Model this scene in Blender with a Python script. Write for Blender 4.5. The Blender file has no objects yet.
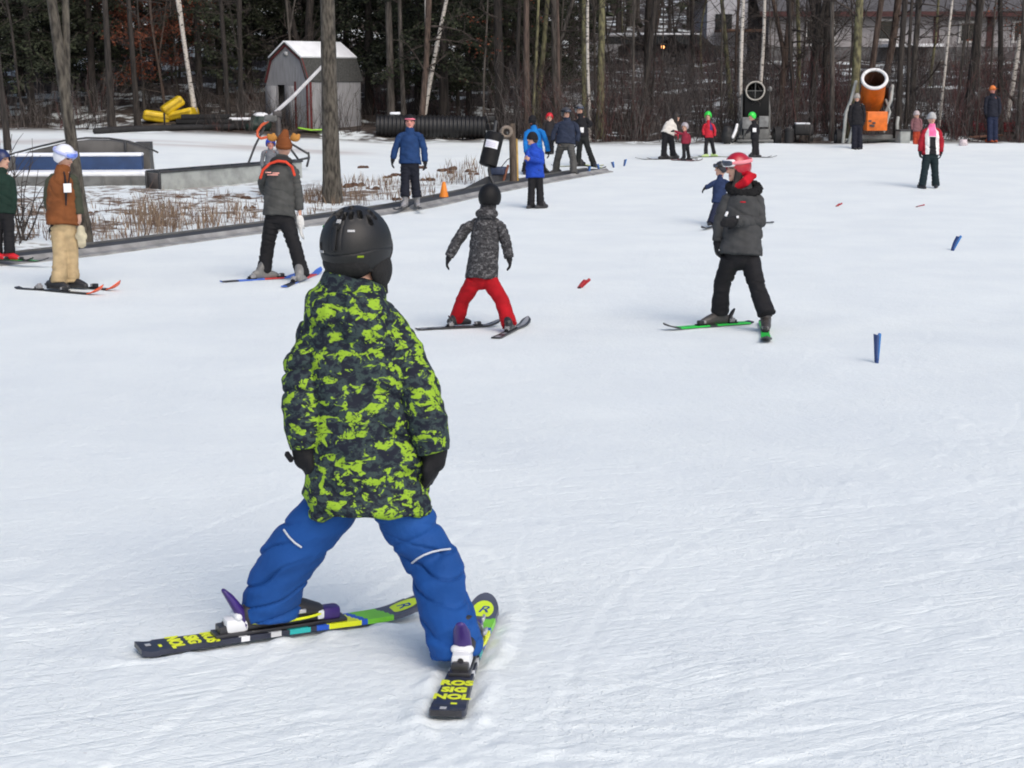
import bpy, bmesh, math, random
import numpy as np
from mathutils import Vector, Matrix

SC = bpy.context.scene
COL = SC.collection
R = math.radians
W, H, F = 1024, 768, 1500.0
PITCH = math.atan(306 / 1500)
CAM = np.array([0.0, 0.0, 2.40])
FWD = np.array([0, math.cos(PITCH), -math.sin(PITCH)])
UP = np.array([0, math.sin(PITCH), math.cos(PITCH)])
XV = np.array([1.0, 0, 0])
ZV = np.array([0, 0, 1.0])
rng = np.random.default_rng(7)
random.seed(7)

# ------------------------------------------------------------------ noise
def _hash(i, j, k, seed):
    h = (i * 374761393 + j * 668265263 + k * 2147483647 + seed * 1274126177) & 0xFFFFFFFF
    h = ((h ^ (h >> 13)) * 1274126177) & 0xFFFFFFFF
    h = ((h ^ (h >> 16)) * 2246822519) & 0xFFFFFFFF
    return ((h ^ (h >> 15)) & 0xFFFFFF) / float(0xFFFFFF)

def vnoise(P, seed=0):
    P = np.asarray(P, float)
    I = np.floor(P).astype(np.int64)
    f = P - I
    f = f * f * (3 - 2 * f)
    out = 0
    for a in (0, 1):
        wa = f[:, 0] if a else 1 - f[:, 0]
        for b in (0, 1):
            wb = f[:, 1] if b else 1 - f[:, 1]
            for c in (0, 1):
                wc = f[:, 2] if c else 1 - f[:, 2]
                out = out + wa * wb * wc * _hash(I[:, 0] + a, I[:, 1] + b, I[:, 2] + c, seed)
    return out * 2 - 1

def fbm(P, seed=0, oct=3):
    P = np.asarray(P, float)
    s = 0; a = 1.0; t = 0
    for o in range(oct):
        s = s + a * vnoise(P * 2 ** o, seed + o * 17); t += a; a *= .5
    return s / t

def sstep(a, b, x):
    t = np.clip((x - a) / (b - a), 0, 1)
    return t * t * (3 - 2 * t)

# ------------------------------------------------------------------ ground
_yk = np.array([-8, 0, 2, 4.16, 7, 10, 14.5, 20, 28, 32, 38, 46, 50, 56, 64, 85, 130, 400.])
_dk = np.array([1.0, 1.36, 1.51, 1.677, 1.91, 2.12, 2.335, 2.40, 2.40, 2.35, 2.24, 2.10, 1.96, 1.40, .5, -1.1, -6.5, -30.])
_yf = np.linspace(-8, 400, 8161)
_df = np.interp(_yf, _yk, _dk)
_ker = np.hanning(61); _ker /= _ker.sum()
_dp = np.pad(_df, 30, mode='reflect', reflect_type='odd')
_df = np.convolve(_dp, _ker, 'valid')

def ground(X, Y):
    X = np.asarray(X, float); Y = np.asarray(Y, float)
    z = CAM[2] - np.interp(Y, _yf, _df)
    z = z + 0.42 * sstep(-2, -13, X) * sstep(33, 46, Y)
    z = z + 1.6 * sstep(2, -12, X) * sstep(52, 80, Y) + 9 * sstep(6, -8, X) * sstep(75, 130, Y)
    return z

def ray(x, y):
    return FWD + XV * ((x - W / 2) / F) + UP * ((H / 2 - y) / F)

def at(x, y, depth):
    return CAM + ray(x, y) * depth

def gpt(x, y, dz=0.0):
    d = ray(x, y); lo, hi = 1.0, 140.0
    f = lambda t: CAM[2] + d[2] * t - float(ground(d[0] * t, d[1] * t)) - dz
    ts = np.linspace(1.5, 140, 1400)
    vals = CAM[2] + d[2] * ts - ground(d[0] * ts, d[1] * ts) - dz
    k = np.argmax(vals < 0)
    lo, hi = ts[k - 1], ts[k]
    for _ in range(40):
        m = (lo + hi) / 2
        if f(m) > 0: lo = m
        else: hi = m
    return CAM + d * hi

def depth_of(p): return float(np.dot(np.asarray(p) - CAM, FWD))
def topx(p):
    q = np.asarray(p) - CAM; d = q @ FWD
    return W / 2 + F * (q @ XV) / d, H / 2 - F * (q @ UP) / d
def onground(x, y, dz=0): return np.array([x, y, float(ground(x, y)) + dz])
def nrm(v):
    v = np.asarray(v, float); return v / (np.linalg.norm(v) + 1e-12)

# ------------------------------------------------------------------ materials
def _nt(name):
    m = bpy.data.materials.new(name); m.use_nodes = True
    nt = m.node_tree; b = nt.nodes['Principled BSDF']
    return m, nt, b, nt.nodes, nt.links

def L3(c): return (c[0], c[1], c[2], 1)

def pmat(name, col, rough=.8, var=.18, ns=6, bump=.15, bs=60, metal=0, stretch=(1, 1, 1), col2=None, det=4, lo=.35, hi=.65, spec=.5, coat=0, bd=.01):
    m, nt, b, N, L = _nt(name)
    tc = N.new('ShaderNodeTexCoord'); mp = N.new('ShaderNodeMapping'); mp.inputs['Scale'].default_value = stretch
    L.new(tc.outputs['Object'], mp.inputs['Vector'])
    n = N.new('ShaderNodeTexNoise'); n.inputs['Scale'].default_value = ns; n.inputs['Detail'].default_value = det
    L.new(mp.outputs['Vector'], n.inputs['Vector'])
    cr = N.new('ShaderNodeValToRGB')
    c1 = [max(0, c * (1 - var)) for c in col]; c2 = col2 or [min(1, c * (1 + var)) for c in col]
    cr.color_ramp.elements[0].color = L3(c1); cr.color_ramp.elements[1].color = L3(c2)
    cr.color_ramp.elements[0].position = lo; cr.color_ramp.elements[1].position = hi
    L.new(n.outputs['Fac'], cr.inputs['Fac']); L.new(cr.outputs['Color'], b.inputs['Base Color'])
    b.inputs['Roughness'].default_value = rough; b.inputs['Metallic'].default_value = metal
    b.inputs['Specular IOR Level'].default_value = spec
    if coat: b.inputs['Coat Weight'].default_value = coat
    if bump:
        n2 = N.new('ShaderNodeTexNoise'); n2.inputs['Scale'].default_value = bs; n2.inputs['Detail'].default_value = 3
        L.new(mp.outputs['Vector'], n2.inputs['Vector'])
        bp = N.new('ShaderNodeBump'); bp.inputs['Strength'].default_value = bump; bp.inputs['Distance'].default_value = bd
        L.new(n2.outputs['Fac'], bp.inputs['Height']); L.new(bp.outputs['Normal'], b.inputs['Normal'])
    return m

_mc = {}
def fab(col, rough=.85, name='fabric'):
    key = (tuple(col), rough)
    if key not in _mc: _mc[key] = pmat(name, col, rough, .16, 9, .25, 90, spec=.25, bd=.006)
    return _mc[key]

def camo(name, base, mid, top, sc, t_mid=.5, t_top=.57, stretch=(1, 1, 1.35)):
    m, nt, b, N, L = _nt(name)
    tc = N.new('ShaderNodeTexCoord'); mp = N.new('ShaderNodeMapping'); mp.inputs['Scale'].default_value = stretch
    L.new(tc.outputs['Object'], mp.inputs['Vector'])
    def thr(scale, off, t, soft, dist):
        mo = N.new('ShaderNodeVectorMath'); mo.operation = 'ADD'; mo.inputs[1].default_value = (off, off * 1.7, off * .6)
        L.new(mp.outputs['Vector'], mo.inputs[0])
        n = N.new('ShaderNodeTexNoise'); n.inputs['Scale'].default_value = scale; n.inputs['Detail'].default_value = 3.5
        n.inputs['Roughness'].default_value = .6; n.inputs['Distortion'].default_value = dist
        L.new(mo.outputs[0], n.inputs['Vector'])
        r = N.new('ShaderNodeMapRange'); r.inputs['From Min'].default_value = t - soft; r.inputs['From Max'].default_value = t + soft
        L.new(n.outputs['Fac'], r.inputs['Value']); return r.outputs['Result']
    m1 = N.new('ShaderNodeMix'); m1.data_type = 'RGBA'; m2 = N.new('ShaderNodeMix'); m2.data_type = 'RGBA'
    m1.inputs['A'].default_value = L3(base); m1.inputs['B'].default_value = L3(mid)
    L.new(thr(sc * 1.5, 3.1, t_mid, .05, .5), m1.inputs['Factor'])
    L.new(m1.outputs['Result'], m2.inputs['A']); m2.inputs['B'].default_value = L3(top)
    L.new(thr(sc, 11.7, t_top, .02, .55), m2.inputs['Factor'])
    m3 = N.new('ShaderNodeMix'); m3.data_type = 'RGBA'; m3.inputs['B'].default_value = L3(base); L.new(m2.outputs['Result'], m3.inputs['A'])
    L.new(thr(sc * 3.2, 5.3, .60, .06, .3), m3.inputs['Factor'])
    L.new(m3.outputs['Result'], b.inputs['Base Color'])
    b.inputs['Roughness'].default_value = .8; b.inputs['Specular IOR Level'].default_value = .3
    n2 = N.new('ShaderNodeTexNoise'); n2.inputs['Scale'].default_value = 70; L.new(mp.outputs['Vector'], n2.inputs['Vector'])
    bp = N.new('ShaderNodeBump'); bp.inputs['Strength'].default_value = .25; bp.inputs['Distance'].default_value = .006
    L.new(n2.outputs['Fac'], bp.inputs['Height']); L.new(bp.outputs['Normal'], b.inputs['Normal'])
    return m

# ------------------------------------------------------------------ objects
ORG = {}
def tag(o, label=None, cat=None, group=None, kind=None):
    if label: o['label'] = label
    if cat: o['category'] = cat
    if group: o['group'] = group
    if kind: o['kind'] = kind
    return o

def empty(name, loc, label, cat, group=None):
    o = bpy.data.objects.new(name, None); COL.objects.link(o)
    o.empty_display_size = .1
    o.location = tuple(float(c) for c in loc); ORG[o] = np.array(loc, float)
    return tag(o, label, cat, group)

def link_mesh(name, me, parent=None, origin=None):
    o = bpy.data.objects.new(name, me); COL.objects.link(o)
    if parent is not None:
        o.parent = parent; ORG[o] = ORG[parent]
    else:
        og = np.zeros(3) if origin is None else np.array(origin, float)
        o.location = tuple(og); ORG[o] = og
    return o

class MB:
    def __init__(s): s.v = []; s.f = []; s.m = []; s.n = 0
    def add(s, V, Fc, mi=0):
        s.v.append(np.asarray(V, float).reshape(-1, 3))
        for q in Fc: s.f.append([i + s.n for i in q]); s.m.append(mi)
        s.n += len(s.v[-1]); return s
    def box(s, c, size, axes=None, mi=0, bev=0):
        c = np.asarray(c, float); h = np.asarray(size, float) / 2
        ax = np.eye(3) if axes is None else np.asarray(axes, float)
        if bev > 0:
            bm = bmesh.new(); bmesh.ops.create_cube(bm, size=2)
            for v in bm.verts: v.co = (v.co.x * h[0], v.co.y * h[1], v.co.z * h[2])
            bmesh.ops.bevel(bm, geom=bm.edges[:], offset=bev, segments=2, profile=.6, affect='EDGES')
            bm.verts.ensure_lookup_table()
            V = np.array([v.co[:] for v in bm.verts]); Fc = [[v.index for v in f.verts] for f in bm.faces]; bm.free()
        else:
            V = np.array([[x, y, z] for x in (-1, 1) for y in (-1, 1) for z in (-1, 1)]) * h
            Fc = [[0, 1, 3, 2], [4, 6, 7, 5], [0, 4, 5, 1], [2, 3, 7, 6], [0, 2, 6, 4], [1, 5, 7, 3]]
        return s.add(V @ ax + c, Fc, mi)
    def tube(s, P, r, n=10, mi=0, cap=True, flat=None, ref=None, dome=True, dome0=None):
        """tube through points P; r radii (or (ra,rb) pairs with ref giving direction a)"""
        P = np.asarray(P, float); k = len(P)
        r = np.asarray(r, float)
        if r.ndim == 0: r = np.full(k, float(r))
        if r.ndim == 1: r = np.stack([r, r], 1)
        T = np.gradient(P, axis=0); T = T / (np.linalg.norm(T, axis=1)[:, None] + 1e-12)
        a = np.array(ref if ref is not None else ([1, 0, 0] if abs(T[0, 0]) < .8 else [0, 1, 0]), float)
        rings = []; fr = []
        for i in range(k):
            a = a - T[i] * (a @ T[i]); a = nrm(a); b = np.cross(T[i], a); fr.append((a.copy(), b))
        seq = [(P[i], r[i], fr[i]) for i in range(k)]
        if cap and dome:
            r0 = r[0].mean(); r1 = r[-1].mean(); pre = []; post = []
            for ang in (75, 50, 25):
                c_, s_ = math.cos(R(ang)), math.sin(R(ang))
                pre.append((P[0] - T[0] * r0 * s_, r[0] * c_, fr[0]))
                post.append((P[-1] + T[-1] * r1 * s_, r[-1] * c_, fr[-1]))
            seq = pre + seq + post[::-1]
        ang = np.linspace(0, 2 * math.pi, n, endpoint=False)
        V = []
        for p, rr, (a_, b_) in seq:
            V.append(p + np.outer(np.cos(ang) * rr[0], a_) + np.outer(np.sin(ang) * rr[1], b_))
        V = np.concatenate(V); Fc = []
        for i in range(len(seq) - 1):
            for j in range(n):
                j2 = (j + 1) % n
                Fc.append([i * n + j, i * n + j2, (i + 1) * n + j2, (i + 1) * n + j])
        if cap:
            Fc.append(list(range(n))[::-1]); Fc.append([(len(seq) - 1) * n + j for j in range(n)])
        return s.add(V, Fc, mi)
    def ell(s, c, rad, axes=None, n=16, m=10, mi=0):
        ax = np.eye(3) if axes is None else np.asarray(axes, float)
        V = [[0, 0, 1]]; 
        for i in range(1, m):
            t = math.pi * i / m
            for j in range(n):
                p = 2 * math.pi * j / n
                V.append([math.sin(t) * math.cos(p), math.sin(t) * math.sin(p), math.cos(t)])
        V.append([0, 0, -1]); V = np.array(V) * np.asarray(rad, float) @ ax + np.asarray(c, float)
        Fc = [[0, 1 + j, 1 + (j + 1) % n] for j in range(n)]
        for i in range(m - 2):
            for j in range(n):
                a = 1 + i * n + j; b = 1 + i * n + (j + 1) % n
                Fc.append([a, a + n, b + n, b])
        e = len(V) - 1; o = 1 + (m - 2) * n
        Fc += [[o + j, e, o + (j + 1) % n] for j in range(n)]
        return s.add(V, Fc, mi)
    def prism(s, poly, thick, origin, ax, ay, az, mi=0):
        """poly 2-D outline in (ax, ay) extruded along az by thick"""
        poly = np.asarray(poly, float); n = len(poly); o = np.asarray(origin, float)
        A = o + np.outer(poly[:, 0], ax) + np.outer(poly[:, 1], ay)
        V = np.concatenate([A, A + np.asarray(az) * thick])
        Fc = [list(range(n))[::-1], [n + i for i in range(n)]] + [[i, (i + 1) % n, n + (i + 1) % n, n + i] for i in range(n)]
        return s.add(V, Fc, mi)
    def mesh(s, name, mats, origin=None, smooth=True):
        V = np.concatenate(s.v) if s.v else np.zeros((0, 3))
        if origin is not None: V = V - origin
        me = bpy.data.meshes.new(name)
        me.from_pydata(V.tolist(), [], s.f)
        mats = mats if isinstance(mats, (list, tuple)) else [mats]
        for m in mats: me.materials.append(m)
        me.polygons.foreach_set('material_index', np.array(s.m, dtype=np.int32))
        me.polygons.foreach_set('use_smooth', np.full(len(s.f), smooth, dtype=bool))
        me.update(); return me
    def build(s, name, mats, parent=None, smooth=True, origin=None, autosmooth=None):
        og = ORG[parent] if parent is not None else (np.zeros(3) if origin is None else np.asarray(origin, float))
        me = s.mesh(name, mats, og, smooth)
        if autosmooth is not None:
            bm = bmesh.new(); bm.from_mesh(me); bmesh.ops.recalc_face_normals(bm, faces=bm.faces[:])
            for e in bm.edges:
                if len(e.link_faces) == 2 and e.calc_face_angle(0) > R(autosmooth): e.smooth = False
            bm.to_mesh(me); bm.free()
        return link_mesh(name, me, parent, origin)
    def remesh(s, name, mats, parent, voxel, smooth=3, disp=None, matfn=None, origin=None):
        og = ORG[parent] if parent is not None else (np.zeros(3) if origin is None else np.asarray(origin, float))
        bm_me = s.mesh('tmp', [], og)
        bm = bmesh.new(); bm.from_mesh(bm_me); bmesh.ops.recalc_face_normals(bm, faces=bm.faces[:]); bm.to_mesh(bm_me); bm.free()
        t = bpy.data.objects.new('tmp', bm_me); COL.objects.link(t)
        md = t.modifiers.new('r', 'REMESH'); md.mode = 'VOXEL'; md.voxel_size = voxel; md.use_smooth_shade = True
        if smooth:
            sm = t.modifiers.new('s', 'SMOOTH'); sm.factor = .5; sm.iterations = smooth
        dg = bpy.context.evaluated_depsgraph_get()
        me = bpy.data.meshes.new_from_object(t.evaluated_get(dg), depsgraph=dg)
        bpy.data.objects.remove(t); bpy.data.meshes.remove(bm_me)
        me.name = name; me.materials.clear()
        for m in (mats if isinstance(mats, (list, tuple)) else [mats]): me.materials.append(m)
        n = len(me.vertices); co = np.empty(n * 3); me.vertices.foreach_get('co', co); co = co.reshape(-1, 3)
        if disp is not None:
            no = np.empty(n * 3); me.vertices.foreach_get('normal', no); no = no.reshape(-1, 3)
            co = co + no * disp(co + og)[:, None]
            me.vertices.foreach_set('co', co.ravel()); me.update()
        if matfn is not None:
            pc = np.empty(len(me.polygons) * 3); me.polygons.foreach_get('center', pc)
            me.polygons.foreach_set('material_index', matfn(pc.reshape(-1, 3) + og).astype(np.int32))
        me.polygons.foreach_set('use_smooth', np.ones(len(me.polygons), dtype=bool)); me.update()
        return link_mesh(name, me, parent, origin)

def lerp(a, b, t): return np.asarray(a, float) * (1 - t) + np.asarray(b, float) * t
def seg_dist(P, A, B):
    A = np.asarray(A); B = np.asarray(B); d = B - A
    t = np.clip(((P - A) @ d) / (d @ d + 1e-12), 0, 1)
    return np.linalg.norm(P - A - t[:, None] * d, axis=1), t
def chain_dist(P, pts):
    return np.min([seg_dist(P, pts[i], pts[i + 1])[0] for i in range(len(pts) - 1)], axis=0)

def text_mesh(txt, size, offset=0.0, shear=0.0):
    cu = bpy.data.curves.new('t', 'FONT'); cu.body = txt; cu.size = size; cu.offset = offset; cu.shear = shear
    cu.align_x = 'CENTER'; cu.align_y = 'CENTER'; cu.extrude = 0.0006; cu.resolution_u = 4
    o = bpy.data.objects.new('t', cu); COL.objects.link(o)
    dg = bpy.context.evaluated_depsgraph_get()
    me = bpy.data.meshes.new_from_object(o.evaluated_get(dg), depsgraph=dg)
    V = np.array([v.co[:] for v in me.vertices]); Fc = [list(p.vertices) for p in me.polygons]
    bpy.data.objects.remove(o); bpy.data.curves.remove(cu); bpy.data.meshes.remove(me)
    return V, Fc
EXPOSURE = 0.32
# ------------------------------------------------------------------ camera, light
cd = bpy.data.cameras.new('camera'); cam = bpy.data.objects.new('camera', cd); COL.objects.link(cam)
cam.location = tuple(CAM); cam.rotation_euler = (math.pi / 2 - PITCH, 0, 0)
cd.sensor_width = 36; cd.lens = F / W * 36; cd.clip_end = 1500; cd.clip_start = .05
SC.camera = cam
wd = bpy.data.worlds.new('World'); SC.world = wd; wd.use_nodes = True
wn = wd.node_tree; bg = wn.nodes['Background']; sk = wn.nodes.new('ShaderNodeTexSky')
SUN_EL, SUN_AZ = R(46), R(150)
sk.sky_type = 'NISHITA'; sk.sun_disc = False; sk.sun_elevation = SUN_EL; sk.sun_rotation = SUN_AZ
sk.air_density = 1.0; sk.dust_density = 4.0; sk.ozone_density = 1.0
wn.links.new(sk.outputs[0], bg.inputs[0]); bg.inputs[1].default_value = .13
sl = bpy.data.lights.new('sun', 'SUN'); sl.energy = 0.85; sl.angle = R(60); sl.color = (1, .975, .95)
so = bpy.data.objects.new('sun', sl); COL.objects.link(so)
sdir = Vector((math.sin(SUN_AZ) * math.cos(SUN_EL), math.cos(SUN_AZ) * math.cos(SUN_EL), math.sin(SUN_EL)))
so.rotation_euler = sdir.to_track_quat('Z', 'Y').to_euler(); so.location = (10, -10, 30)
SC.view_settings.view_transform = 'Standard'; SC.view_settings.look = 'None'
SC.view_settings.exposure = EXPOSURE; SC.view_settings.gamma = 1.0
SC.cycles.max_bounces = 6; SC.cycles.diffuse_bounces = 3; SC.cycles.glossy_bounces = 2; SC.cycles.transmission_bounces = 2
SC.cycles.use_denoising = True
SC.cycles.filter_width = 1.9

# ------------------------------------------------------------------ ground sheet
def carpet_line_x():    # edge of the conveyor lift on the ground as (Y -> X)
    px = [(-60, 270), (0, 263), (100, 251), (200, 238), (300, 225), (400, 210), (500, 189), (560, 178.5), (600, 172)]
    return np.array([gpt(*p)[:2] for p in px])
CL = carpet_line_x()
def beyond_carpet(X, Y):   # >0 on the rough ground behind the lift (metres, roughly)
    xs = np.interp(Y, CL[:, 1], CL[:, 0], left=CL[0, 0] - 6)
    s = np.where(Y < CL[0, 1], -5, (xs - X))
    sl_ = .55
    return s * sl_

def build_ground():
    ys = [-3.0]
    while ys[-1] < 62:
        y = max(ys[-1], 2.6); st = .021 * (y / 4) ** 1.5
        ys.append(ys[-1] + (0.3 if ys[-1] < 2.2 else min(st, .9)))
    while ys[-1] < 390: ys.append(ys[-1] + max(1.5, (ys[-1] - 55) * .12))
    ys = np.array(ys)
    u = np.linspace(-1, 1, 430)
    ext = np.array([1.03, 1.1, 1.25, 1.5, 2, 3, 5, 9, 16, 26])
    u = np.concatenate([-ext[::-1], u, ext])
    YY, UU = np.meshgrid(ys, u, indexing='ij')
    XX = UU * (np.maximum(YY, 0) * .37 + 1.0)
    X = XX.ravel(); Y = YY.ravel()
    Z = ground(X, Y)
    P = np.stack([X, Y, np.zeros_like(X)], 1)
    near = sstep(60, 30, Y)
    # soft undulation, groomed ripples, chunks
    bq = gpt(350, 650); damp = 1 - .93 * np.exp(-(((X - bq[0]) ** 2 + (Y - bq[1]) ** 2) / 1.3) ** 1.5)
    Z = Z + damp * near * (.016 * fbm(P * [.55, .8, 1], 3, 3) + .0030 * fbm(P * [2.2, 2.4, 1], 5, 3))
    a = R(14); Q = np.stack([X * math.cos(a) + Y * math.sin(a), -X * math.sin(a) + Y * math.cos(a), 0 * X], 1)
    Z = Z + near * sstep(40, 4, Y) * .0014 * fbm(Q * [6, 6, 1], 9, 3)
    ch = np.clip(fbm(P * 7.5, 21, 3) - .34, 0, 1) * np.clip(fbm(P * .7, 22, 2) + .25, 0, 1)
    Z = Z + near * .028 * ch * sstep(1.5, 3, Y)
    # ski tracks
    g = np.random.default_rng(11)
    nr = Y < 34
    Xn, Yn = X[nr], Y[nr]; dZ = np.zeros_like(Xn)
    for i in range(190):
        cy = 2.8 + 26 * g.random() ** 1.9; cx = g.uniform(-.42, .42) * (cy + 1.5)
        th = R(g.normal(20, 24)) if g.random() < .6 else R(g.uniform(30, 120)); k = g.normal(0, .12)
        ln = g.uniform(.5, 2.6) * (1 + cy * .06)
        dx, dy = Xn - cx, Yn - cy
        s_ = dx * math.cos(th) + dy * math.sin(th); t_ = -dx * math.sin(th) + dy * math.cos(th) - k * s_ ** 2
        w = g.uniform(.010, .020) * (1 + cy * .03)
        env = sstep(1, .6, np.abs(s_) / ln) * (np.abs(t_) < w * 5)
        dp = g.uniform(.0008, .0028)
        dZ += env * dp * (-np.exp(-(t_ / w) ** 2) + .75 * np.exp(-((t_ - 1.9 * w) / (w * .8)) ** 2))
    # ski plough skid marks by the skis and a few boot prints
    for (px, py) in [(10, 572), (62, 640), (30, 600), (850, 632), (935, 622), (905, 640), (880, 660), (700, 690), (760, 300), (650, 670), (985, 560)]:
        q = gpt(px, py); rr = ((Xn - q[0]) / .10) ** 2 + ((Yn - q[1]) / .14) ** 2
        dZ += -.006 * np.exp(-rr) + .003 * np.exp(-(np.sqrt(rr) - 1.5) ** 2 * 5)
    Z[nr] += dZ
    # snow pressed down under the boy's skis and pushed up beside them
    for a_, b_ in (((138, 655), (428, 613)), ((446, 721), (486, 613))):
        A_, B_ = gpt(*a_), gpt(*b_); q, t_ = seg_dist(np.stack([X, Y, 0 * X], 1), [A_[0], A_[1], 0], [B_[0], B_[1], 0])
        Z = Z - .010 * np.exp(-(q / .055) ** 4) * (t_ > .03) + .016 * np.exp(-((q - .085) / .03) ** 2) * np.clip(.35 + fbm(P * 14, 91, 2), 0, 1.2)
    # rough ground behind the lift, forest floor
    bc = beyond_carpet(X, Y)
    rough = sstep(.3, 1.2, bc) * sstep(20, 22, Y) * sstep(36, 31, Y)
    Z = Z + rough * (.07 * fbm(P * 2.1, 31, 3) + .02)
    far = sstep(47, 51, Y)
    Z = Z + far * (.22 * fbm(P * .45, 41, 3) + .05 * fbm(P * 2.2, 44, 2))
    Z = Z + .10 * np.exp(-((Y - 46.5 - 1.2 * fbm(P * .2, 50, 2)) / .9) ** 2) * (1 + fbm(P * 1.1, 51, 2)) * sstep(5, 8, X)
    nY, nU = len(ys), len(u)
    idx = np.arange(nY * nU).reshape(nY, nU)
    Fq = np.stack([idx[:-1, :-1], idx[:-1, 1:], idx[1:, 1:], idx[1:, :-1]], -1).reshape(-1, 4)
    me = bpy.data.meshes.new('ground')
    me.vertices.add(len(X)); me.vertices.foreach_set('co', np.stack([X, Y, Z], 1).ravel())
    me.loops.add(len(Fq) * 4); me.loops.foreach_set('vertex_index', Fq.ravel().astype(np.int32))
    me.polygons.add(len(Fq)); me.polygons.foreach_set('loop_start', np.arange(0, len(Fq) * 4, 4, dtype=np.int32))
    me.polygons.foreach_set('use_smooth', np.ones(len(Fq), dtype=bool))
    me.update(); me.validate()
    for nm, val in (('litter', sstep(47.2, 49.5, Y + 1.3 * fbm(P * .25, 61, 2))), ('rough', rough),
                    ('road', sstep(1.1, .2, np.abs(Y - 43.5 - .06 * (X + 11) ** 2 * 0 + .8 * fbm(P * .2, 70, 2)) / 1.4) * sstep(-3.4, -5, X) * sstep(47, 44, Y))):
        at_ = me.attributes.new(nm, 'FLOAT', 'POINT'); at_.data.foreach_set('value', val.astype(np.float32))
    # material
    m, nt, b, N, L = _nt('snow_ground')
    geo = N.new('ShaderNodeNewGeometry')
    def noise(scale, det=4, stretch=None, rot=0, rough_=.5):
        mp = N.new('ShaderNodeMapping'); mp.vector_type = 'TEXTURE'; mp.inputs['Scale'].default_value = [1 / q for q in (stretch or (1, 1, 1))]; mp.inputs['Rotation'].default_value = (0, 0, rot)
        L.new(geo.outputs['Position'], mp.inputs['Vector'])
        n = N.new('ShaderNodeTexNoise'); n.inputs['Scale'].default_value = scale; n.inputs['Detail'].default_value = det; n.inputs['Roughness'].default_value = rough_
        L.new(mp.outputs['Vector'], n.inputs['Vector']); return n.outputs['Fac']
    def mr(v, a, b_, c=0, d=1):
        r = N.new('ShaderNodeMapRange'); r.inputs['From Min'].default_value = a; r.inputs['From Max'].default_value = b_
        r.inputs['To Min'].default_value = c; r.inputs['To Max'].default_value = d; L.new(v, r.inputs['Value']); return r.outputs['Result']
    def attr(nm):
        a_ = N.new('ShaderNodeAttribute'); a_.attribute_name = nm; return a_.outputs['Fac']
    def math_(op, a_, b_):
        n = N.new('ShaderNodeMath'); n.operation = op
        for i, x in enumerate((a_, b_)):
            if isinstance(x, (int, float)): n.inputs[i].default_value = x
            else: L.new(x, n.inputs[i])
        return n.outputs[0]
    def mix(f, a_, b_):
        n = N.new('ShaderNodeMix'); n.data_type = 'RGBA'
        if isinstance(f, (int, float)): n.inputs['Factor'].default_value = f
        else: L.new(f, n.inputs['Factor'])
        for k_, x in (('A', a_), ('B', b_)):
            if isinstance(x, tuple): n.inputs[k_].default_value = L3(x)
            else: L.new(x, n.inputs[k_])
        return n.outputs['Result']
    snow = mix(mr(noise(.9, 5), .35, .65), (.765, .82, .825), (.815, .868, .86))
    snow = mix(mr(noise(26, 3, (.3, 1, 1), .25), .55, .75, 0, .25), snow, (.70, .75, .78))
    snow = mix(math_('MULTIPLY', mr(noise(60, 2), .70, .76), mr(noise(.8, 2), .5, .7, 0, .5)), snow, (.45, .42, .40))
    litter_c = mix(mr(noise(3.5, 5), .35, .65), (.034, .028, .025), (.105, .084, .070))
    lit = math_('MULTIPLY', attr('litter'), mr(math_('ADD', noise(.55, 4), math_('MULTIPLY', noise(3, 3), .40)), .83, .74))
    c1 = mix(lit, snow, litter_c)
    weed_c = mix(mr(noise(7, 4), .35, .65), (.10, .070, .052), (.25, .19, .14))
    ro = math_('MULTIPLY', attr('rough'), mr(math_('ADD', noise(1.1, 4), math_('MULTIPLY', noise(5.5, 3), .75)), .86, .96))
    c2 = mix(ro, c1, weed_c)
    rd = math_('MULTIPLY', attr('road'), mr(noise(1.2, 4, (.25, 1, 1)), .35, .6, .15, .75))
    c3 = mix(rd, c2, (.50, .46, .44))
    L.new(c3, b.inputs['Base Color']); b.inputs['Roughness'].default_value = .72; b.inputs['Specular IOR Level'].default_value = .2
    scr = math_('ADD', mr(noise(16, 3, (.10, 1, 1), .5), .52, .62), mr(noise(13, 3, (.10, 1, 1), -.7), .56, .64))
    hgt = math_('ADD', math_('MULTIPLY', noise(34, 4, (.9, .8, 1), .22), .70), math_('MULTIPLY', noise(150, 2), .20))
    fine = math_('ADD', mr(noise(40, 2, (.05, 1, 1), .55), .57, .66), mr(noise(38, 2, (.05, 1, 1), -.40), .62, .72))
    fine = math_('ADD', fine, mr(noise(24, 3, (.05, 1, 1), .30), .55, .66))
    fine = math_('MULTIPLY', fine, mr(noise(.7, 3), .34, .56))
    crumb = math_('MULTIPLY', mr(noise(70, 2), .60, .70), mr(noise(1.3, 4), .46, .62))
    hgt = math_('ADD', hgt, math_('MULTIPLY', scr, .03))
    hgt = math_('ADD', hgt, math_('MULTIPLY', fine, -.20)); hgt = math_('ADD', hgt, math_('MULTIPLY', crumb, .75))
    hgt = math_('ADD', hgt, math_('MULTIPLY', noise(7.5, 4, (1, .8, 1), .25), .75))
    bp = N.new('ShaderNodeBump'); bp.inputs['Strength'].default_value = .42; bp.inputs['Distance'].default_value = .022
    L.new(hgt, bp.inputs['Height']); L.new(bp.outputs['Normal'], b.inputs['Normal'])
    me.materials.append(m)
    o = bpy.data.objects.new('ground', me); COL.objects.link(o)
    tag(o, kind='structure', label='snow covered beginner slope running down to the woods', cat='ground')
build_ground()
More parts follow.
